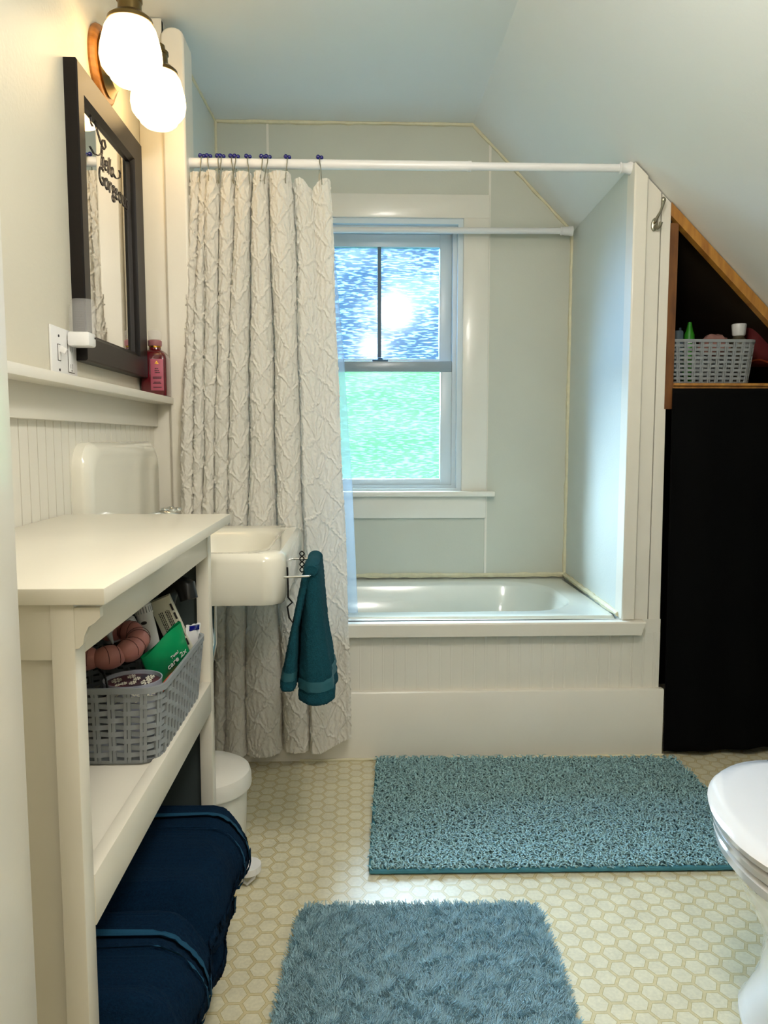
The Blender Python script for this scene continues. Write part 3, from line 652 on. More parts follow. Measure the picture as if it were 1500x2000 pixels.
# hand towel draped over the bar
ht = thing('hand_towel', (-.112, 1.97, .78), 'dark teal hand towel draped over the wire holder beside the sink', 'towel')
def leaf(name, xs, zt, zb, ya, yb, par, m, flip=1, seed=0):
    n = 56; rows = 70; P = np.zeros((rows, n, 3))
    for j in range(rows):
        v = j/(rows-1); z = zt+(zb-zt)*v
        x0 = np.interp(v, [a[0] for a in xs], [a[1] for a in xs]); x1 = np.interp(v, [a[0] for a in xs], [a[2] for a in xs])
        th = 2*PI*np.arange(n)/n; c, s = np.cos(th), np.sin(th)
        ex = .55; X = np.sign(c)*np.abs(c)**ex; Yy = np.sign(s)*np.abs(s)**ex
        Ya = ya-.012*v; Yb = yb+.01*v
        fold = 1+(.10*np.sin(Yy*9+seed)+.05*np.sin(Yy*17+seed*2))*min(1, v*2)
        hx2 = (x1-x0)/2*(1-.25*(Yy > 0)*Yy*0)
        endf = 1 if v < .97 else math.sqrt(max(.05, 1-((v-.97)/.03)**2*.6))
        P[j, :, 0] = (x0+x1)/2+hx2*X*fold*endf; P[j, :, 1] = (Ya+Yb)/2+(Yb-Ya)/2*Yy*endf; P[j, :, 2] = z+.012*np.sin(Yy*2.2+seed)*v
        for (b0, b1) in ((.80, .812), (.885, .90)):
            if b0 < v < b1: P[j, :, 0] -= hx2*X*.06
    P += rng.normal(0, .0006, P.shape)
    o = grid(name, P, m, par, closed=True, ang=180)
    return o, P
def capband(P, a, b, par, sc=1.015):
    r0, r1 = int(a*69), int(b*69)+1; Q = P[r0:r1].copy(); c = Q.mean(axis=1, keepdims=True); Q[:, :, :2] = c[:, :, :2]+(Q[:, :, :2]-c[:, :, :2])*(sc)
    Q[:, :, :2] += 0; grid('woven_band', Q, tealb, par, closed=True, ang=180, label='flat woven band near the hem')
o, P = leaf('front_leaf', [(0, -.128, -.094), (.1, -.134, -.090), (.5, -.142, -.082), (.8, -.148, -.066), (.93, -.150, -.058), (1, -.148, -.060)], .792, .448, 1.855, 2.075, ht, teal, seed=1)
capband(P, .815, .885, o)
capE = P[-1]; B().rings([[tuple(q) for q in capE], [tuple(q*.5+capE.mean(0)*.5-np.array([0, 0, .006])) for q in capE]]).go('hem', teal, o)
o, P = leaf('back_leaf', [(0, -.130, -.108), (.1, -.140, -.116), (.5, -.166, -.146), (.8, -.186, -.150), (.93, -.196, -.152), (1, -.194, -.153)], .788, .466, 1.85, 2.07, ht, teal, seed=3)
capband(P, .83, .90, o)
capE = P[-1]; B().rings([[tuple(q) for q in capE], [tuple(q*.5+capE.mean(0)*.5-np.array([0, 0, .006])) for q in capE]]).go('hem', teal, o)
n = 14; rs = []
for y in np.linspace(1.850, 2.076, 14):
    e_ = .0 if 1.86 < y < 2.066 else .004
    rs.append([(-.112+(.020-e_)*math.cos(a)-.002, y, .782+(.017-e_)*math.sin(a)+.002*math.sin(y*40)) for a in [2*PI*k/18 for k in range(18)]])
B().rings(rs).go('fold', teal, ht)

# ================================================================ CONSOLE CABINET
cb = thing('console_cabinet', (-.48, 1.33, 0), 'white open console cabinet with two shelves along the left wall', 'cabinet')
KX = -.334; KB = -.660; KY0, KY1 = .900, 1.745
B().box(-.668, -.293, .886, 1.772, .908, .928, .002).go('tabletop', cabw, cb)
for (x0, x1) in ((KX-.028, KX), (KB, KB+.028)):
    for (y0, y1) in ((KY0, KY0+.034), (KY1-.036, KY1)):
        B().box(x0, x1, y0, y1, 0, .908, .0015).go('leg', cabw, cb)
B().box(KX-.020, KX-.002, KY0+.034, KY1-.036, .838, .908, .001).go('front_rail', cabw, cb)
B().box(KB+.002, KB+.02, KY0+.034, KY1-.036, .838, .908, .001).go('back_rail', cabw, cb)
B().box(KB+.028, KX-.028, KY0+.004, KY0+.020, .838, .908, .001).go('end_rail', cabw, cb)
B().box(KB+.028, KX-.028, KY1-.02, KY1-.004, .838, .908, .001).go('end_rail', cabw, cb)
B().box(KB+.028, KX-.028, KY0+.020, KY0+.030, .05, .838).go('end_panel', cabw, cb, smooth=False)
B().box(KB+.028, KX-.028, KY1-.014, KY1-.006, .05, .838).go('end_panel', cabw, cb, smooth=False)
B().box(KB+.028, KX-.028, KY1-.026, KY1-.014, .05, .838).go('end_shade_sheet', cabin, cb, smooth=False)  # added dark sheet with the interior shade in its colour
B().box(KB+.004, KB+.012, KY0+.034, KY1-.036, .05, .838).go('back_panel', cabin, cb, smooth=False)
B().box(KB+.012, KX-.010, KY0+.030, KY1-.026, .530, .545, .001).go('shelf', cabw, cb)
B().box(KX-.020, KX+.001, KY0+.034, KY1-.036, .484, .552, .0015).go('shelf_rail', cabw, cb)
B().box(KB+.012, KX-.010, KY0+.030, KY1-.026, .060, .078, .001).go('shelf', cabw, cb)
B().box(KX-.020, KX, KY0+.034, KY1-.036, .020, .0775, .0015).go('shelf_rail', cabw, cb)
def bracket(y0, y1):
    pts = [(KX, .902), (KX+.030, .902), (KX+.030, .890), (KX+.024, .884), (KX+.016, .879), (KX+.011, .868), (KX+.009, .858), (KX+.004, .853), (KX, .852)]
    B().poly(pts, y0, y1).go('corner_bracket', cabw, cb, smooth=False)
bracket(KY0+.001, KY0+.012)

# ================================================================ WOVEN BASKETS
def basket(name, cx, cy, z0, hx, hy, h, label, group):
    b = thing(name, (cx, cy, z0), label, 'basket', group)
    def per(z, n=180, off=0):
        v = (z-z0)/h; a, c = hx*(.90+.10*v)+off, hy*(.93+.07*v)+off; pts = rrect(a, c, .035, 12, cx, cy)
        P = [Vector((x, y, z)) for x, y in pts]; P.append(P[0].copy())
        L = [0]
        for i in range(1, len(P)): L.append(L[-1]+(P[i]-P[i-1]).length)
        out = []; nr = []
        for k in range(n):
            s = L[-1]*k/n
            j = max(i for i in range(len(L)-1) if L[i] <= s+1e-9); t = (s-L[j])/max(1e-9, L[j+1]-L[j])
            out.append(P[j].lerp(P[j+1], t)); d = P[j+1]-P[j]
            if d.length < 1e-9: d = P[(j+2) % len(P)]-P[j+1]
            nr.append(Vector((d.y, -d.x, 0)).normalized())
        return out, nr, L[-1]
    _, _, Lm = per(z0+h*.5); nv = int(round(Lm/.027))
    if nv % 2: nv += 1
    w = B(); rows = 9
    for r in range(rows):
        z = z0+.012+(h-.026)*(r+.5)/rows; n = nv*8; pts, nr, _ = per(z, n)
        ring = []
        for k in range(n):
            o_ = .0022*math.sin(PI*k/8+PI*(r % 2)+PI/2); p = pts[k]+nr[k]*o_; u = Vector((0, 0, 1)); hw = .0042; t = .0009
            ring.append([p-u*hw-nr[k]*t, p+u*hw-nr[k]*t, p+u*hw+nr[k]*t, p-u*hw+nr[k]*t])
        w.rings(ring, closed=True)
    for k in range(nv):
        for o_ in (-1, 1):
            rs = []
            for zz in np.linspace(z0+.004, z0+h-.006, 8):
                pts, nr, _ = per(zz, nv*8); i = k*8; p = pts[i]; nn_ = nr[i]; tt = Vector((-nn_.y, nn_.x, 0)); c_ = p+tt*o_*.0032
                rs.append([c_-tt*.0026-nn_*.0026, c_+tt*.0026-nn_*.0026, c_+tt*.0026+nn_*.0026, c_-tt*.0026+nn_*.0026])
            w.rings(rs)
    w.go('woven_side', grey, b, smooth=False)
    r_ = B(); a, _, _ = per(z0+h, 96, .003); a2, _, _ = per(z0+h-.010, 96, .004); a3, _, _ = per(z0+h-.010, 96, -.003); a4, _, _ = per(z0+h, 96, -.002)
    q = [[a[i], a2[i], a3[i], a4[i]] for i in range(96)]; r_.rings(q, closed=True); r_.go('rim', grey, b)
    f_ = B(); p0, _, _ = per(z0, 96, -.001); p1, _, _ = per(z0+.008, 96, .002); f_.rings([p0, p1]); f_.go('base', grey, b)
    return b
G_ = 'grey woven plastic baskets'
basket('woven_basket', -.458, 1.455, .546, .128, .188, .138, 'grey woven plastic basket full of toiletries on the console cabinet shelf', G_)
basket('woven_basket', 1.208, 2.730, 1.287, .158, .115, .150, 'grey woven plastic basket on the closet shelf under the slope', G_)

# contents of the cabinet basket -----------------------------------------
cu1 = B()
ring = []
cc = Vector((-.470, 1.41, .722)); R_ = .060
tl_ = thing('curling_wrap', (cc.x, cc.y, .68), 'dusty pink padded satin ring lying on top of the cabinet basket', 'hair wrap')
for k in range(9):
    a = 2*PI*k/9+.25; c = cc+Vector((R_*math.cos(a), R_*.95*math.sin(a), .012*math.sin(a)))
    b2 = B(); b2.ball(c, .0235, 18, (.92, 1.28, .92), (0, 0, a)); b2.go('padded_segment', pink, tl_)
    sm = B()
    for q in (-.3, .35): 
        P = []
        for i in range(13):
            t = -PI*.1+PI*1.2*i/12; P.append(c+Matrix.Rotation(a, 3, 'Z')@Vector((.0222*math.cos(t), .030*(q+.25*math.cos(t))*1.0, .0222*math.sin(t)))*.985)
        sm.tube(P, .0006, 5)
    sm.go('seam', mat('seam_dark', '5c3330', .7), tl_)
bo = thing('plastic_bowl', (-.415, 1.352, .57), 'frosted bowl with white daisies standing in the cabinet basket', 'bowl')
bc = (-.412, 1.385)
B().lathe([(.040, .56), (.044, .57), (.052, .662), (.0525, .664), (.0505, .664), (.042, .572), (.001, .570)], (bc[0], bc[1], 0), 48, cap=False).go('bowl_wall', frostpl, bo)
B().lathe([(.001, .652), (.030, .656), (.0495, .657)], (bc[0], bc[1], 0), 40, cap=False).go('lining', mat('bowl_red', '6d3034', .5, col2='2e3440', vscale=18), bo)
fl = B()
def daisy(c, n, u, r):
    n = Vector(n).normalized(); u = Vector(u).normalized(); v = n.cross(u)
    for k in range(8):
        a = 2*PI*k/8; d = u*math.cos(a)+v*math.sin(a); p = v*math.cos(a)-u*math.sin(a); c_ = Vector(c)+n*.0012
        fl.rings([[c_+d*r*.25-p*r*.08, c_+d*r*.25+p*r*.08, c_+d*r+p*r*.2, c_+d*r-p*r*.2], [c_+n*.0004+d*r*.25-p*r*.08, c_+n*.0004+d*r*.25+p*r*.08, c_+n*.0004+d*r+p*r*.2, c_+n*.0004+d*r-p*r*.2]])
for (dx, dy, r) in ((-.030, .002, .011), (-.012, -.016, .007), (.004, .012, .008), (.003, -.012, .008), (.026, -.006, .012), (.026, .02, .010), (-.010, .026, .009), (-.02, -.024, .006)):
    daisy((bc[0]+dx, bc[1]+dy, .658), (0, -.2, 1), (1, 0, .1), r*.85)
for a in (-2.4, -1.9, -1.2, -.7): daisy((bc[0]+.051*math.cos(a), bc[1]+.051*math.sin(a), .645), (math.cos(a), math.sin(a), 0), (0, 0, 1), .010)
fl.go('daisy', mat('daisy_white', 'e8e6d2', .5), bo, smooth=False)
po = thing('snack_pouch', (-.375, 1.50, .60), 'shiny green and orange foil pouch leaning in the cabinet basket', 'pouch')
def pouch(name, w, h, t, M_, m, par):
    P = np.zeros((14, 24, 3))
    for j in range(14):
        v = j/13
        for i in range(24):
            a = 2*PI*i/24; th = t*math.sin(PI*min(max(v, .02), .98))**.6
            P[j, i] = (w/2*math.cos(a), th*math.sin(a)+.002*math.sin(5*v+3*a), h*(v-.5)+.002*math.sin(3*a))
    V = np.array([list(M_ @ Vector(p)) for p in P.reshape(-1, 3)]).reshape(P.shape)
    return grid(name, V, m, par, closed=True, ang=180)
Mp = frame((-.376, 1.515, .668), (.35, .75, .55), (-.5, .0, .5)); 
# pouch: local x -> along the long side, local z -> its height
Mq = Matrix.Translation((-.378, 1.505, .668)) @ Euler((.20, -.50, .95)).to_matrix().to_4x4()
pouch('front', .110, .100, .013, Mq, greenp, po)
pouch('edge_panel', .112, .030, .012, Mq @ Matrix.Translation((-.004, -.001, -.050)), orangep, po)
nd = Mq.to_3x3() @ Vector((0, -1, 0))
text('printing', 'care 2x', .018, frame(Mq @ Vector((.008, -.0160, -.006)), Mq.to_3x3() @ Vector((1, 0, 0)), Mq.to_3x3() @ Vector((0, 0, 1))), whitepl, po)
text('printing', 'Total', .010, frame(Mq @ Vector((.006, -.0160, .008)), Mq.to_3x3() @ Vector((1, 0, 0)), Mq.to_3x3() @ Vector((0, 0, 1))), whitepl, po)
bx = thing('carton', (-.385, 1.61, .62), 'cream printed carton leaning at the far end of the cabinet basket', 'box')
Mb = Matrix.Translation((-.390, 1.590, .712)) @ Euler((0, -.38, .15)).to_matrix().to_4x4()
B().box(-.022, .022, -.012, .012, -.062, .062, .001).xf(Mb).go('carton_body', boxw, bx)
t = B()
for i in range(7):
    xx = -.012+.0035*i
    if i in (3,): continue
    z = -.030
    while z < .034: q = random.uniform(.002, .006); t.box(xx, xx+.0016, -.0128, -.0120, z, min(z+q, .035)); z += q+.0012
for i in range(5): t.box(.016, .020, -.0128, -.0120, -.05+.02*i, -.035+.02*i)
t.xf(Mb).go('printing', darkln, bx, smooth=False)
tbp = thing('toothbrush_handle', (-.415, 1.55, .62), 'white electric grooming handle standing in the cabinet basket', 'appliance')
Mt = Matrix.Translation((-.413, 1.548, .655)) @ Euler((0, -.22, 0)).to_matrix().to_4x4()
B().lathe([(.013, 0), (.015, .01), (.0165, .06), (.0165, .092), (.018, .094), (.018, .112), (.014, .116)], (0, 0, 0), 28).xf(Mt).go('body', whitepl, tbp)
t = B()
for k in range(20): a = 2*PI*k/20; t.box(.0176*math.cos(a)-.0008, .0176*math.cos(a)+.0008, .0176*math.sin(a)-.0008, .0176*math.sin(a)+.0008, .097, .110)
t.xf(Mt).go('ribbed_collar', grey, tbp, smooth=False)
B().ball((0, -.0165, .078), .0045, 12, (1.4, .4, .8)).xf(Mt).go('button', darkln, tbp)
jr = thing('jar', (-.445, 1.50, .62), 'dark jar with wide white screw lid in the cabinet basket', 'jar')
Mj = Matrix.Translation((-.446, 1.515, .665)) @ Euler((.12, -.38, 0)).to_matrix().to_4x4()
B().lathe([(.028, 0), (.030, .004), (.030, .055)], (0, 0, 0), 32).xf(Mj).go('body', blackpl, jr)
B().lathe([(.034, .052), (.035, .056), (.034, .076), (.030, .080)], (0, 0, 0), 32).xf(Mj).go('lid', whitepl, jr)
nz = thing('squeeze_bottle', (-.465, 1.415, .71), 'pale squeeze bottle lying nozzle down over the pink ring', 'bottle')
Mn = Matrix.Translation((-.452, 1.405, .722)) @ Euler((.05, -.30, 0)).to_matrix().to_4x4()
B().lathe([(.0015, 0), (.006, .022), (.013, .028), (.016, .032), (.018, .045), (.018, .075), (.014, .080)], (0, 0, 0), 28).xf(Mn).go('nozzle', mat('nozzle_white', 'c3ccd0', .3), nz)
hd = thing('hair_dryer', (-.40, 1.63, .70), 'black hair tool behind the carton in the cabinet basket', 'hair dryer')
B().tube([(-.42, 1.62, .60), (-.415, 1.625, .72), (-.405, 1.63, .775), (-.385, 1.63, .795), (-.365, 1.625, .785), (-.358, 1.62, .76)], [.014, .016, .022, .024, .022, .019], 16).go('body', blackpl, hd)
pk = thing('sachet', (-.345, 1.62, .66), 'white and blue sachet edge at the far rim of the cabinet basket', 'packet')
Ms = Matrix.Translation((-.350, 1.608, .678)) @ Euler((0, .12, 1.2)).to_matrix().to_4x4()
pouch('packet', .05, .06, .003, Ms, whitepl, pk)
B().box(-.018, .018, -.0042, .0042, .018, .029, .001).xf(Ms).go('stripe', bluebead, pk)
cd_ = thing('power_cord', (-.50, 1.35, .66), 'thin black cord looped at the near end of the cabinet basket', 'cord')
B().tube([(-.44-.02*math.sin(a)*1.5-.03, 1.34+.012*math.cos(2*a), .665+.028*math.cos(a)) for a in [.35*i for i in range(18)]], .002, 8).go('cord', blackpl, cd_)

# contents of the closet basket
def cbot(nm, x, y, prof, m, cap, cm, lab, cat='bottle'):
    t = thing(nm, (x, y, 1.30), lab, cat); B().lathe(prof, (x, y, 0), 28).go('body', m, t)
    if cap: B().lathe(cap, (x, y, 0), 28).go('cap', cm, t)
    return t
cbot('lotion_bottle', 1.350, 2.72, [(.026, 1.30), (.027, 1.31), (.027, 1.430), (.024, 1.450), (.018, 1.458), (.018, 1.466)], glass('clear_brown', '6b6450', .05, .6), [(.019, 1.462), (.022, 1.466), (.025, 1.500), (.024, 1.503)], whitepl, 'clear bottle with tall white cap in the closet basket')
cbot('green_tube', 1.190, 2.76, [(.016, 1.30), (.018, 1.31), (.018, 1.470), (.012, 1.485), (.006, 1.515)], mat('green_plastic', '2f8a1e', .4), [(.020, 1.440), (.020, 1.446)], whitepl, 'green tube standing in the closet basket', 'tube')
cbot('grey_tin', 1.148, 2.76, [(.018, 1.30), (.019, 1.31), (.019, 1.480), (.016, 1.484)], mat('tin_blue', '60727e', .5), None, None, 'blue grey tin at the left of the closet basket', 'tin')
t = thing('comb', (1.135, 2.76, 1.30), 'slanting dark comb between the tin and green tube', 'comb'); B().box(-.004, .004, -.002, .002, 0, .20, .001).xf(Matrix.Translation((1.182, 2.785, 1.30)) @ Euler((0, -.08, 0)).to_matrix().to_4x4()).go('handle', mat('comb_slate', '33424d', .5), t)
bg_ = thing('cosmetic_bag', (1.265, 2.73, 1.34), 'crumpled pinkish clear bag poking out of the closet basket', 'bag')
bb = B(); bb.ball((0, 0, 0), .046, 28, (1.15, .8, .85))
for v in bb.bm.verts: v.co *= 1+.10*math.sin(v.co.x*190+2)*math.sin(v.co.z*160)+.06*math.sin(v.co.y*240+v.co.x*90)
bmesh.ops.translate(bb.bm, verts=bb.bm.verts[:], vec=(1.268, 2.73, 1.430)); bb.go('film', glass('pinkish_film', 'b98a80', .15, .7), bg_)
rb = thing('toiletry_bag', (1.49, 2.80, 1.287), 'dark red fabric bag on the closet shelf right of the basket', 'bag')
bb = B(); bb.box(-.085, .085, -.07, .07, 0, .155, .03, seg=4); bb.xf(Matrix.Translation((1.485, 2.80, 1.365))).go('bag_body', mat('dark_red_cloth', '5e0f12', .8, bump=.3), rb)
B().tube([(1.40+.17*i/10, 2.727, 1.375+.006*math.sin(i)) for i in range(11)], .003, 8).go('zip', mat('zip_orange', '8a3418', .5), rb)

# black curtain over the closet
NUB = 160; Pb = np.zeros((60, NUB, 3)); s = np.linspace(0, 1, NUB)
for j in range(60):
    v = j/59; Pb[j, :, 0] = 1.052+(.92)*s + (.008*v)*(1-s); Pb[j, :, 1] = Y0-.006+.012*np.sin(s*34)*(.3+.7*v)-.012*v-.012; Pb[j, :, 2] = 1.268*(1-v)+(.022-.016*np.exp(-((s-.06)/.05)**2)+.006*np.sin(s*22))*v
bc_ = grid('closet_curtain', Pb, blackc, thick=.002, ang=180); tag(bc_, 'black cloth curtain hanging from the closet shelf to the floor', 'curtain')

# coat hook
ck = thing('coat_hook', (1.0, Y0, 1.82), 'antique metal double coat hook on the white board beside the closet', 'coat hook')
HX, HZ = .980, 1.812
bb = B(); bb.ball((0, 0, 0), .5, 24, (.024, .010, .044)); bb.xf(Matrix.Translation((HX, Y0-.001, HZ-.010)) @ Euler((0, .12, 0)).to_matrix().to_4x4()).go('backplate', steel, ck)
B().tube([(HX+.002, Y0-.004, HZ+.0), (HX+.004, Y0-.012, HZ+.010), (HX+.009, Y0-.024, HZ+.024), (HX+.012, Y0-.034, HZ+.040), (HX+.013, Y0-.038, HZ+.052)], [.006, .005, .0042, .0042, .006], 12).go('upper_prong', steel, ck)
B().ball((HX+.013, Y0-.038, HZ+.058), .0080, 14, (1, .8, 1.25)).go('knob', steel, ck)
B().tube([(HX+.0, Y0-.004, HZ-.018), (HX+.005, Y0-.016, HZ-.026), (HX+.010, Y0-.023, HZ-.020), (HX+.012, Y0-.026, HZ-.008)], [.006, .005, .005, .006], 12).go('lower_prong', steel, ck)
B().ball((HX-.003, Y0-.007, HZ-.006), .0035, 10).go('screw', brass, ck)

# ================================================================ TRASH CAN
tc_ = thing('pedal_bin', (-.395, 1.895, 0), 'white pedal bin standing on the floor under the sink', 'trash can')
TX, TY = -.395, 1.895
B().lathe([(.100, 0.0), (.103, .004), (.110, .22), (.111, .235), (.02, .236)], (TX, TY, 0), 56).go('body', canm, tc_)
B().lathe([(.121, .222), (.122, .226), (.121, .250), (.117, .262), (.100, .272), (.06, .279), (.005, .281)], (TX, TY, 0), 56).go('lid', canm, tc_)
a0 = -.35
pts = [(.0, -.034)] + [(.032*math.cos(a)+.010, .034*math.sin(a)) for a in np.linspace(-PI/2, PI/2, 14)] + [(0, .034)]
pd = B().poly(pts, .030, .046, 'Z').xf(Matrix.Translation((TX+.110, TY-.062, 0)) @ Euler((0, 0, -.25)).to_matrix().to_4x4()).go('pedal', whitepl, tc_)
B().tube([(TX+.085, TY-.06, .012), (TX+.12, TY-.085, .006), (TX+.135, TY-.075, .016), (TX+.14, TY-.06, .032)], .004, 8).go('pedal_arm', whitepl, tc_)

# ================================================================ FOLDED NAVY TOWELS
def folded(y0, y1, z0, z1, xr, label, seed, bands, xl=-.62, tilt=0, grp='folded navy bath towels on the bottom cabinet shelf', ctr=None):
    root = thing('bath_towel', ((xl+xr)/2, (y0+y1)/2, z0), label, 'towel', grp)
    ny, n = 90, 72; P = np.zeros((ny, n, 3)); th = 2*PI*np.arange(n)/n; c, s = np.cos(th), np.sin(th)
    R = np.random.default_rng(seed)
    for j in range(ny):
        v = j/(ny-1); y = y0+(y1-y0)*v
        e = min(1, math.sin(PI*min(v, 1-v)/.16/2)) if min(v, 1-v) < .16 else 1
        e = .55+.45*e
        hz = (z1-z0)/2*e; zc = (z0+z1)/2-(1-e)*(z1-z0)*.25+tilt*(v-.5)
        X = np.where(c > 0, xr-.075+.075*np.abs(c)**.75, xl+.05-.05*np.abs(c)**.9); X = X-(1-e)*.05*(c > 0)
        Z = zc+hz*np.sign(s)*np.abs(s)**.62-(.035*(c > 0)*np.abs(c)**2*(s > 0))
        P[j, :, 0] = X+.004*np.sin(y*40+seed)*(c > 0)+.006*np.sin(y*17+Z*30); P[j, :, 1] = y+.004*np.sin(th*2+seed); P[j, :, 2] = Z+.0035*np.sin(y*55+X*12+seed)
        for b0, b1 in bands:
            if b0 <= v <= b1: P[j, :, 2] -= .004*np.sign(s)*np.abs(s)**.5
    P += R.normal(0, .0009, P.shape)
    # pinched ends
    a = P[0].mean(0); b = P[-1].mean(0)
    E = [a+(P[0]-a)*.3-np.array([0, .006, 0]), a+(P[0]-a)*.7-np.array([0, .004, 0])]; E2 = [b+(P[-1]-b)*.7+np.array([0, .004, 0]), b+(P[-1]-b)*.3+np.array([0, .006, 0])]
    Q = np.concatenate([np.array(E), P, np.array(E2)], 0)
    o = grid('towel_body', Q, navy, root, closed=True, ang=180)
    for b0, b1 in bands:
        r0, r1 = int(b0*(ny-1)), int(b1*(ny-1))+1; T = P[r0:r1].copy(); m_ = T.mean(1, keepdims=True); T = m_+(T-m_)*np.array([1.004, 1, 1.02]); T[:, :, 1] = P[r0:r1, :, 1]
        T[:, :, 2] += .0035*np.sign(T[:, :, 2]-m_[:, :, 2]); T[:, :, 0] += .0025
        grid('woven_band', T, navyb, root, closed=True, ang=180, label='smoother woven band')
    return root
folded(1.235, 1.61, .079, .188, -.262, 'lower navy bath towel of the far stack on the bottom shelf', 3, [(.80, .86)])
folded(1.222, 1.605, .196, .337, -.232, 'upper navy bath towel of the far stack, next to the bin', 5, [(.70, .765), (.60, .615)])
folded(.945, 1.215, .079, .193, -.268, 'lower navy bath towel of the near stack on the bottom shelf', 7, [(.80, .86)])
folded(.945, 1.204, .201, .352, -.236, 'upper navy bath towel of the near stack, closest to the camera', 9, [(.62, .70), (.50, .52)])

# ================================================================ RUGS
def rugpile(name, poly, n, hgt, wdt, m, par, z0, curl, lean, seed, seg=3, clump=0):
    R = np.random.default_rng(seed); A, Bq, Cq, D = [np.array(p) for p in poly]   # far-left, far-right, near-right, near-left
    g = int(math.sqrt(n)); W = np.linalg.norm(Bq-A); L = np.linalg.norm(D-A); nu = int(math.sqrt(n*W/L)); nv = int(n/nu)
    u, v = np.meshgrid((np.arange(nu)+.5)/nu, (np.arange(nv)+.5)/nv); u = u.ravel()+R.uniform(-.6, .6, nu*nv)/nu; v = v.ravel()+R.uniform(-.6, .6, nu*nv)/nv
    u = np.clip(u, 0.004, .996); v = np.clip(v, .006, .994)
    # rounded corners
    rc = curl[1]
    du_ = np.minimum(u, 1-u)*W; dv_ = np.minimum(v, 1-v)*L; ok = ~((du_ < rc) & (dv_ < rc) & (np.hypot(rc-du_, rc-dv_) > rc)); u, v = u[ok], v[ok]
    p = (A[None]*(1-u)[:, None]+Bq[None]*u[:, None])*(1-v)[:, None]+(D[None]*(1-u)[:, None]+Cq[None]*u[:, None])*v[:, None]; K = len(u)
    base = np.concatenate([p, np.full((K, 1), z0)], 1)
    th = R.uniform(0, 2*PI, K); 
    if clump:
        th = 2.2*np.sin(p[:, 0]*61+2*np.sin(p[:, 1]*73))+2.0*np.sin(p[:, 1]*83+1.5*np.sin(p[:, 0]*67))+R.normal(0, .7, K)
    ln_ = hgt*R.uniform(.75, 1.2, K)*(1+(.05*np.sin(p[:, 0]*31+p[:, 1]*11)*np.sin(p[:, 1]*37) if clump else 0)); le = lean*R.uniform(.4, 1.3, K)
    d = np.stack([np.cos(th), np.sin(th), 0*th], 1); q = np.stack([-np.sin(th), np.cos(th), 0*th], 1)
    lv = []
    for k in range(seg+1):
        t = k/seg; c = base+d*(le*hgt*t**1.6)[:, None]; c[:, 2] += ln_*(t if curl[0] == 0 else math.sin(t*curl[0])/math.sin(min(curl[0], PI/2)))
        if curl[0]: c += q*(curl[0]*.5*hgt*math.sin(t*3))*np.sign(np.sin(th*7))[:, None]*.6
        r = wdt*(1-.35*t)
        lv.append(np.stack([c+(d*math.cos(a)+q*math.sin(a))*r for a in (0, 2*PI/3, 4*PI/3)], 1))
    V = np.stack(lv, 1)                      # K, seg+1, 3, 3
    idx = np.arange(K*(seg+1)*3).reshape(K, seg+1, 3); F = []
    for k in range(seg):
        for a in range(3):
            F.append(np.stack([idx[:, k, a], idx[:, k, (a+1) % 3], idx[:, k+1, (a+1) % 3], idx[:, k+1, a]], 1))
    F.append(np.stack([idx[:, seg, 0], idx[:, seg, 1], idx[:, seg, 2], idx[:, seg, 2]], 1)[:0])
    me = bpy.data.meshes.new(name); me = fast(name, V.reshape(-1, 3), np.concatenate(F)); 
    return link(name, me, m, par, True, 180, kind='stuff')
r1 = thing('bath_mat', (.55, 2.18, 0), 'large teal shag bath mat on the floor along the tub', 'rug')
FM = [(.066, 2.530), (1.075, 2.492), (1.085, 1.835), (.030, 1.850)]
B().rings([[(x, y, z) for x, y in FM] for z in (.001, .007)]).go('backing', mat('rug_backing', '24505a', .9), r1, smooth=False)
P = []
for i in range(4):
    a, b = Vector(FM[i]+(.009,)), Vector(FM[(i+1) % 4]+(.009,)); P += [a.lerp(b, k/30)+Vector((0, 0, .0006*math.sin(k*2.1))) for k in range(30)]
B().tube(P, .0062, 8, closed=True, cap=False).go('binding', rugb, r1)
rugpile('pile', FM, 13500, .016, .0034, rugt, r1, .007, (1.9, 0.0), .9, 11, seg=5)
r2 = thing('bath_mat', (.13, 1.4, 0), 'light blue fluffy bath mat in the foreground', 'rug')
NM = [(-.135, 1.706), (.421, 1.694), (.402, 1.02), (-.185, 1.03)]
B().rings([[(x, y, z) for x, y in [(-.115, 1.700), (.402, 1.690), (.417, 1.668), (.399, 1.03), (-.180, 1.04), (-.136, 1.68)]] for z in (.001, .006)]).go('backing', rugn, r2, smooth=False)
rugpile('pile', NM, 60000, .017, .0014, rugn, r2, .004, (0, .035), .7, 12, seg=3, clump=1)

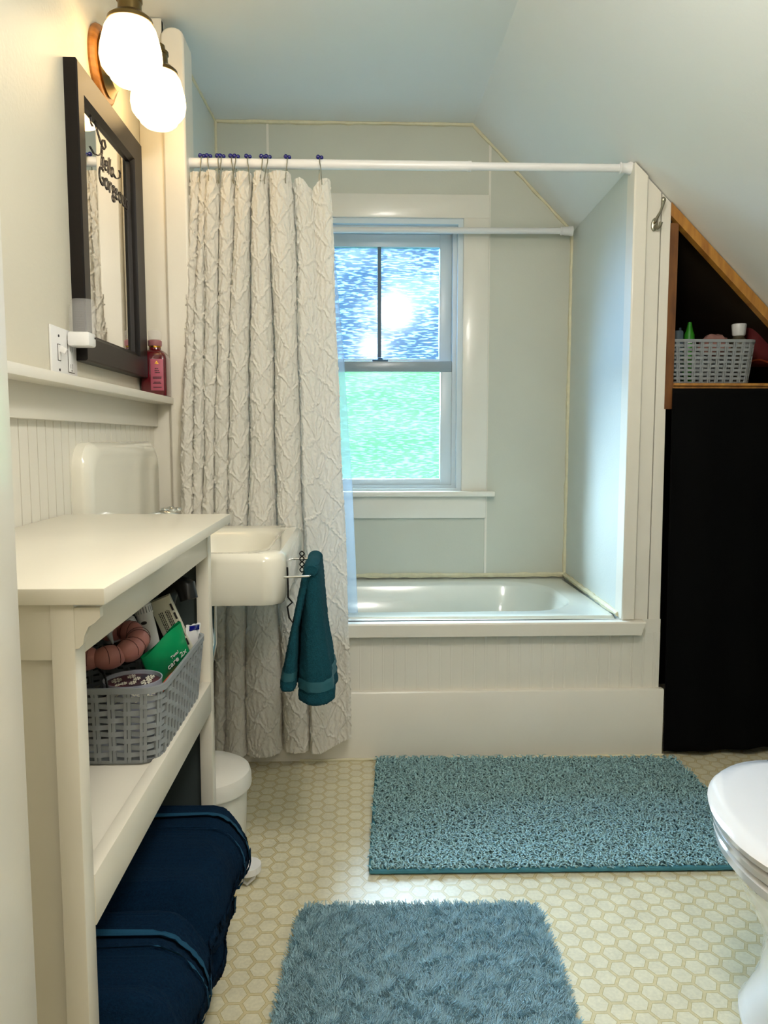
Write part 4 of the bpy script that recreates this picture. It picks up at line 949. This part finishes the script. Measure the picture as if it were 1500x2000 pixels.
# ================================================================ TOILET
to = thing('toilet', (.855, 1.15, 0), 'white toilet with closed lid at the right edge of the view', 'toilet')
def egg(z, hw, yf, yb, cy, n=56, p=2.0, cx=.850):
    out = []
    for k in range(n):
        a = 2*PI*k/n; c, s = math.cos(a), math.sin(a); ly = (yf-cy) if s > 0 else (cy-yb)
        out.append((cx+hw*math.copysign(abs(c)**(2/p), c), cy+ly*math.copysign(abs(s)**(2/p), s), z))
    return out
B().rings([egg(0, .136, 1.440, .98, 1.2, p=2.8), egg(.012, .136, 1.440, .98, 1.2, p=2.8), egg(.03, .130, 1.430, .98, 1.2, p=2.6), egg(.10, .118, 1.405, .98, 1.18, p=2.4), egg(.17, .116, 1.40, .98, 1.18, p=2.3), egg(.22, .130, 1.415, .97, 1.19, p=2.2),
           egg(.28, .160, 1.455, .96, 1.20, p=2.1), egg(.33, .184, 1.490, .955, 1.21), egg(.355, .196, 1.506, .95, 1.215), egg(.362, .206, 1.516, .95, 1.22), egg(.378, .208, 1.518, .95, 1.22), egg(.384, .202, 1.512, .95, 1.22), egg(.384, .12, 1.43, 1.0, 1.22)]).go('bowl', porc, to)
B().rings([egg(.388, .200, 1.508, .99, 1.22), egg(.391, .211, 1.518, .98, 1.22), egg(.403, .213, 1.520, .98, 1.22), egg(.408, .204, 1.512, .985, 1.22)]).go('seat', porc, to)
B().rings([egg(.412, .206, 1.514, .985, 1.22), egg(.416, .218, 1.524, .98, 1.22), egg(.426, .220, 1.526, .98, 1.22), egg(.433, .212, 1.518, .985, 1.22), egg(.438, .184, 1.488, 1.01, 1.22), egg(.439, .10, 1.40, 1.1, 1.22)]).go('lid', porc, to)
t = B(); t.box(.68, 1.03, .78, .96, .36, .74, .02, seg=3); t.go('tank', porc, to); t = B(); t.box(.67, 1.04, .77, .97, .74, .775, .012); t.go('tank_lid', porc, to)
t = B(); t.box(.78, .93, .95, 1.00, .385, .425, .006); t.go('hinge', porc, to)

# ================================================================ OUTSIDE
NX, NY = 40, 40; P = np.zeros((NY, NX, 3))
for j in range(NY):
    v = j/(NY-1); P[j, :, 0] = np.linspace(-9, 9, NX); P[j, :, 1] = 4.2+14*v; P[j, :, 2] = -.35+.255*14*v*(1-.10*v)+.12*np.sin(P[j, :, 0]*1.3)*v
lw = grid('lawn', P, lawnm, ang=180); tag(lw, 'green grassy slope seen blurred through the lower pane', 'lawn', kind='stuff')

# made-up fixture above the view, added to carry the room fill lamp
cf = thing('added_light_fixture', (.28, .98, CZ), 'round white fixture added out of view to carry the fill lamp', 'added light fixture')
B().lathe([(.14, 0), (.14, -.02), (.12, -.03)], (.28, .98, CZ), 32).go('canopy', whitepl, cf)
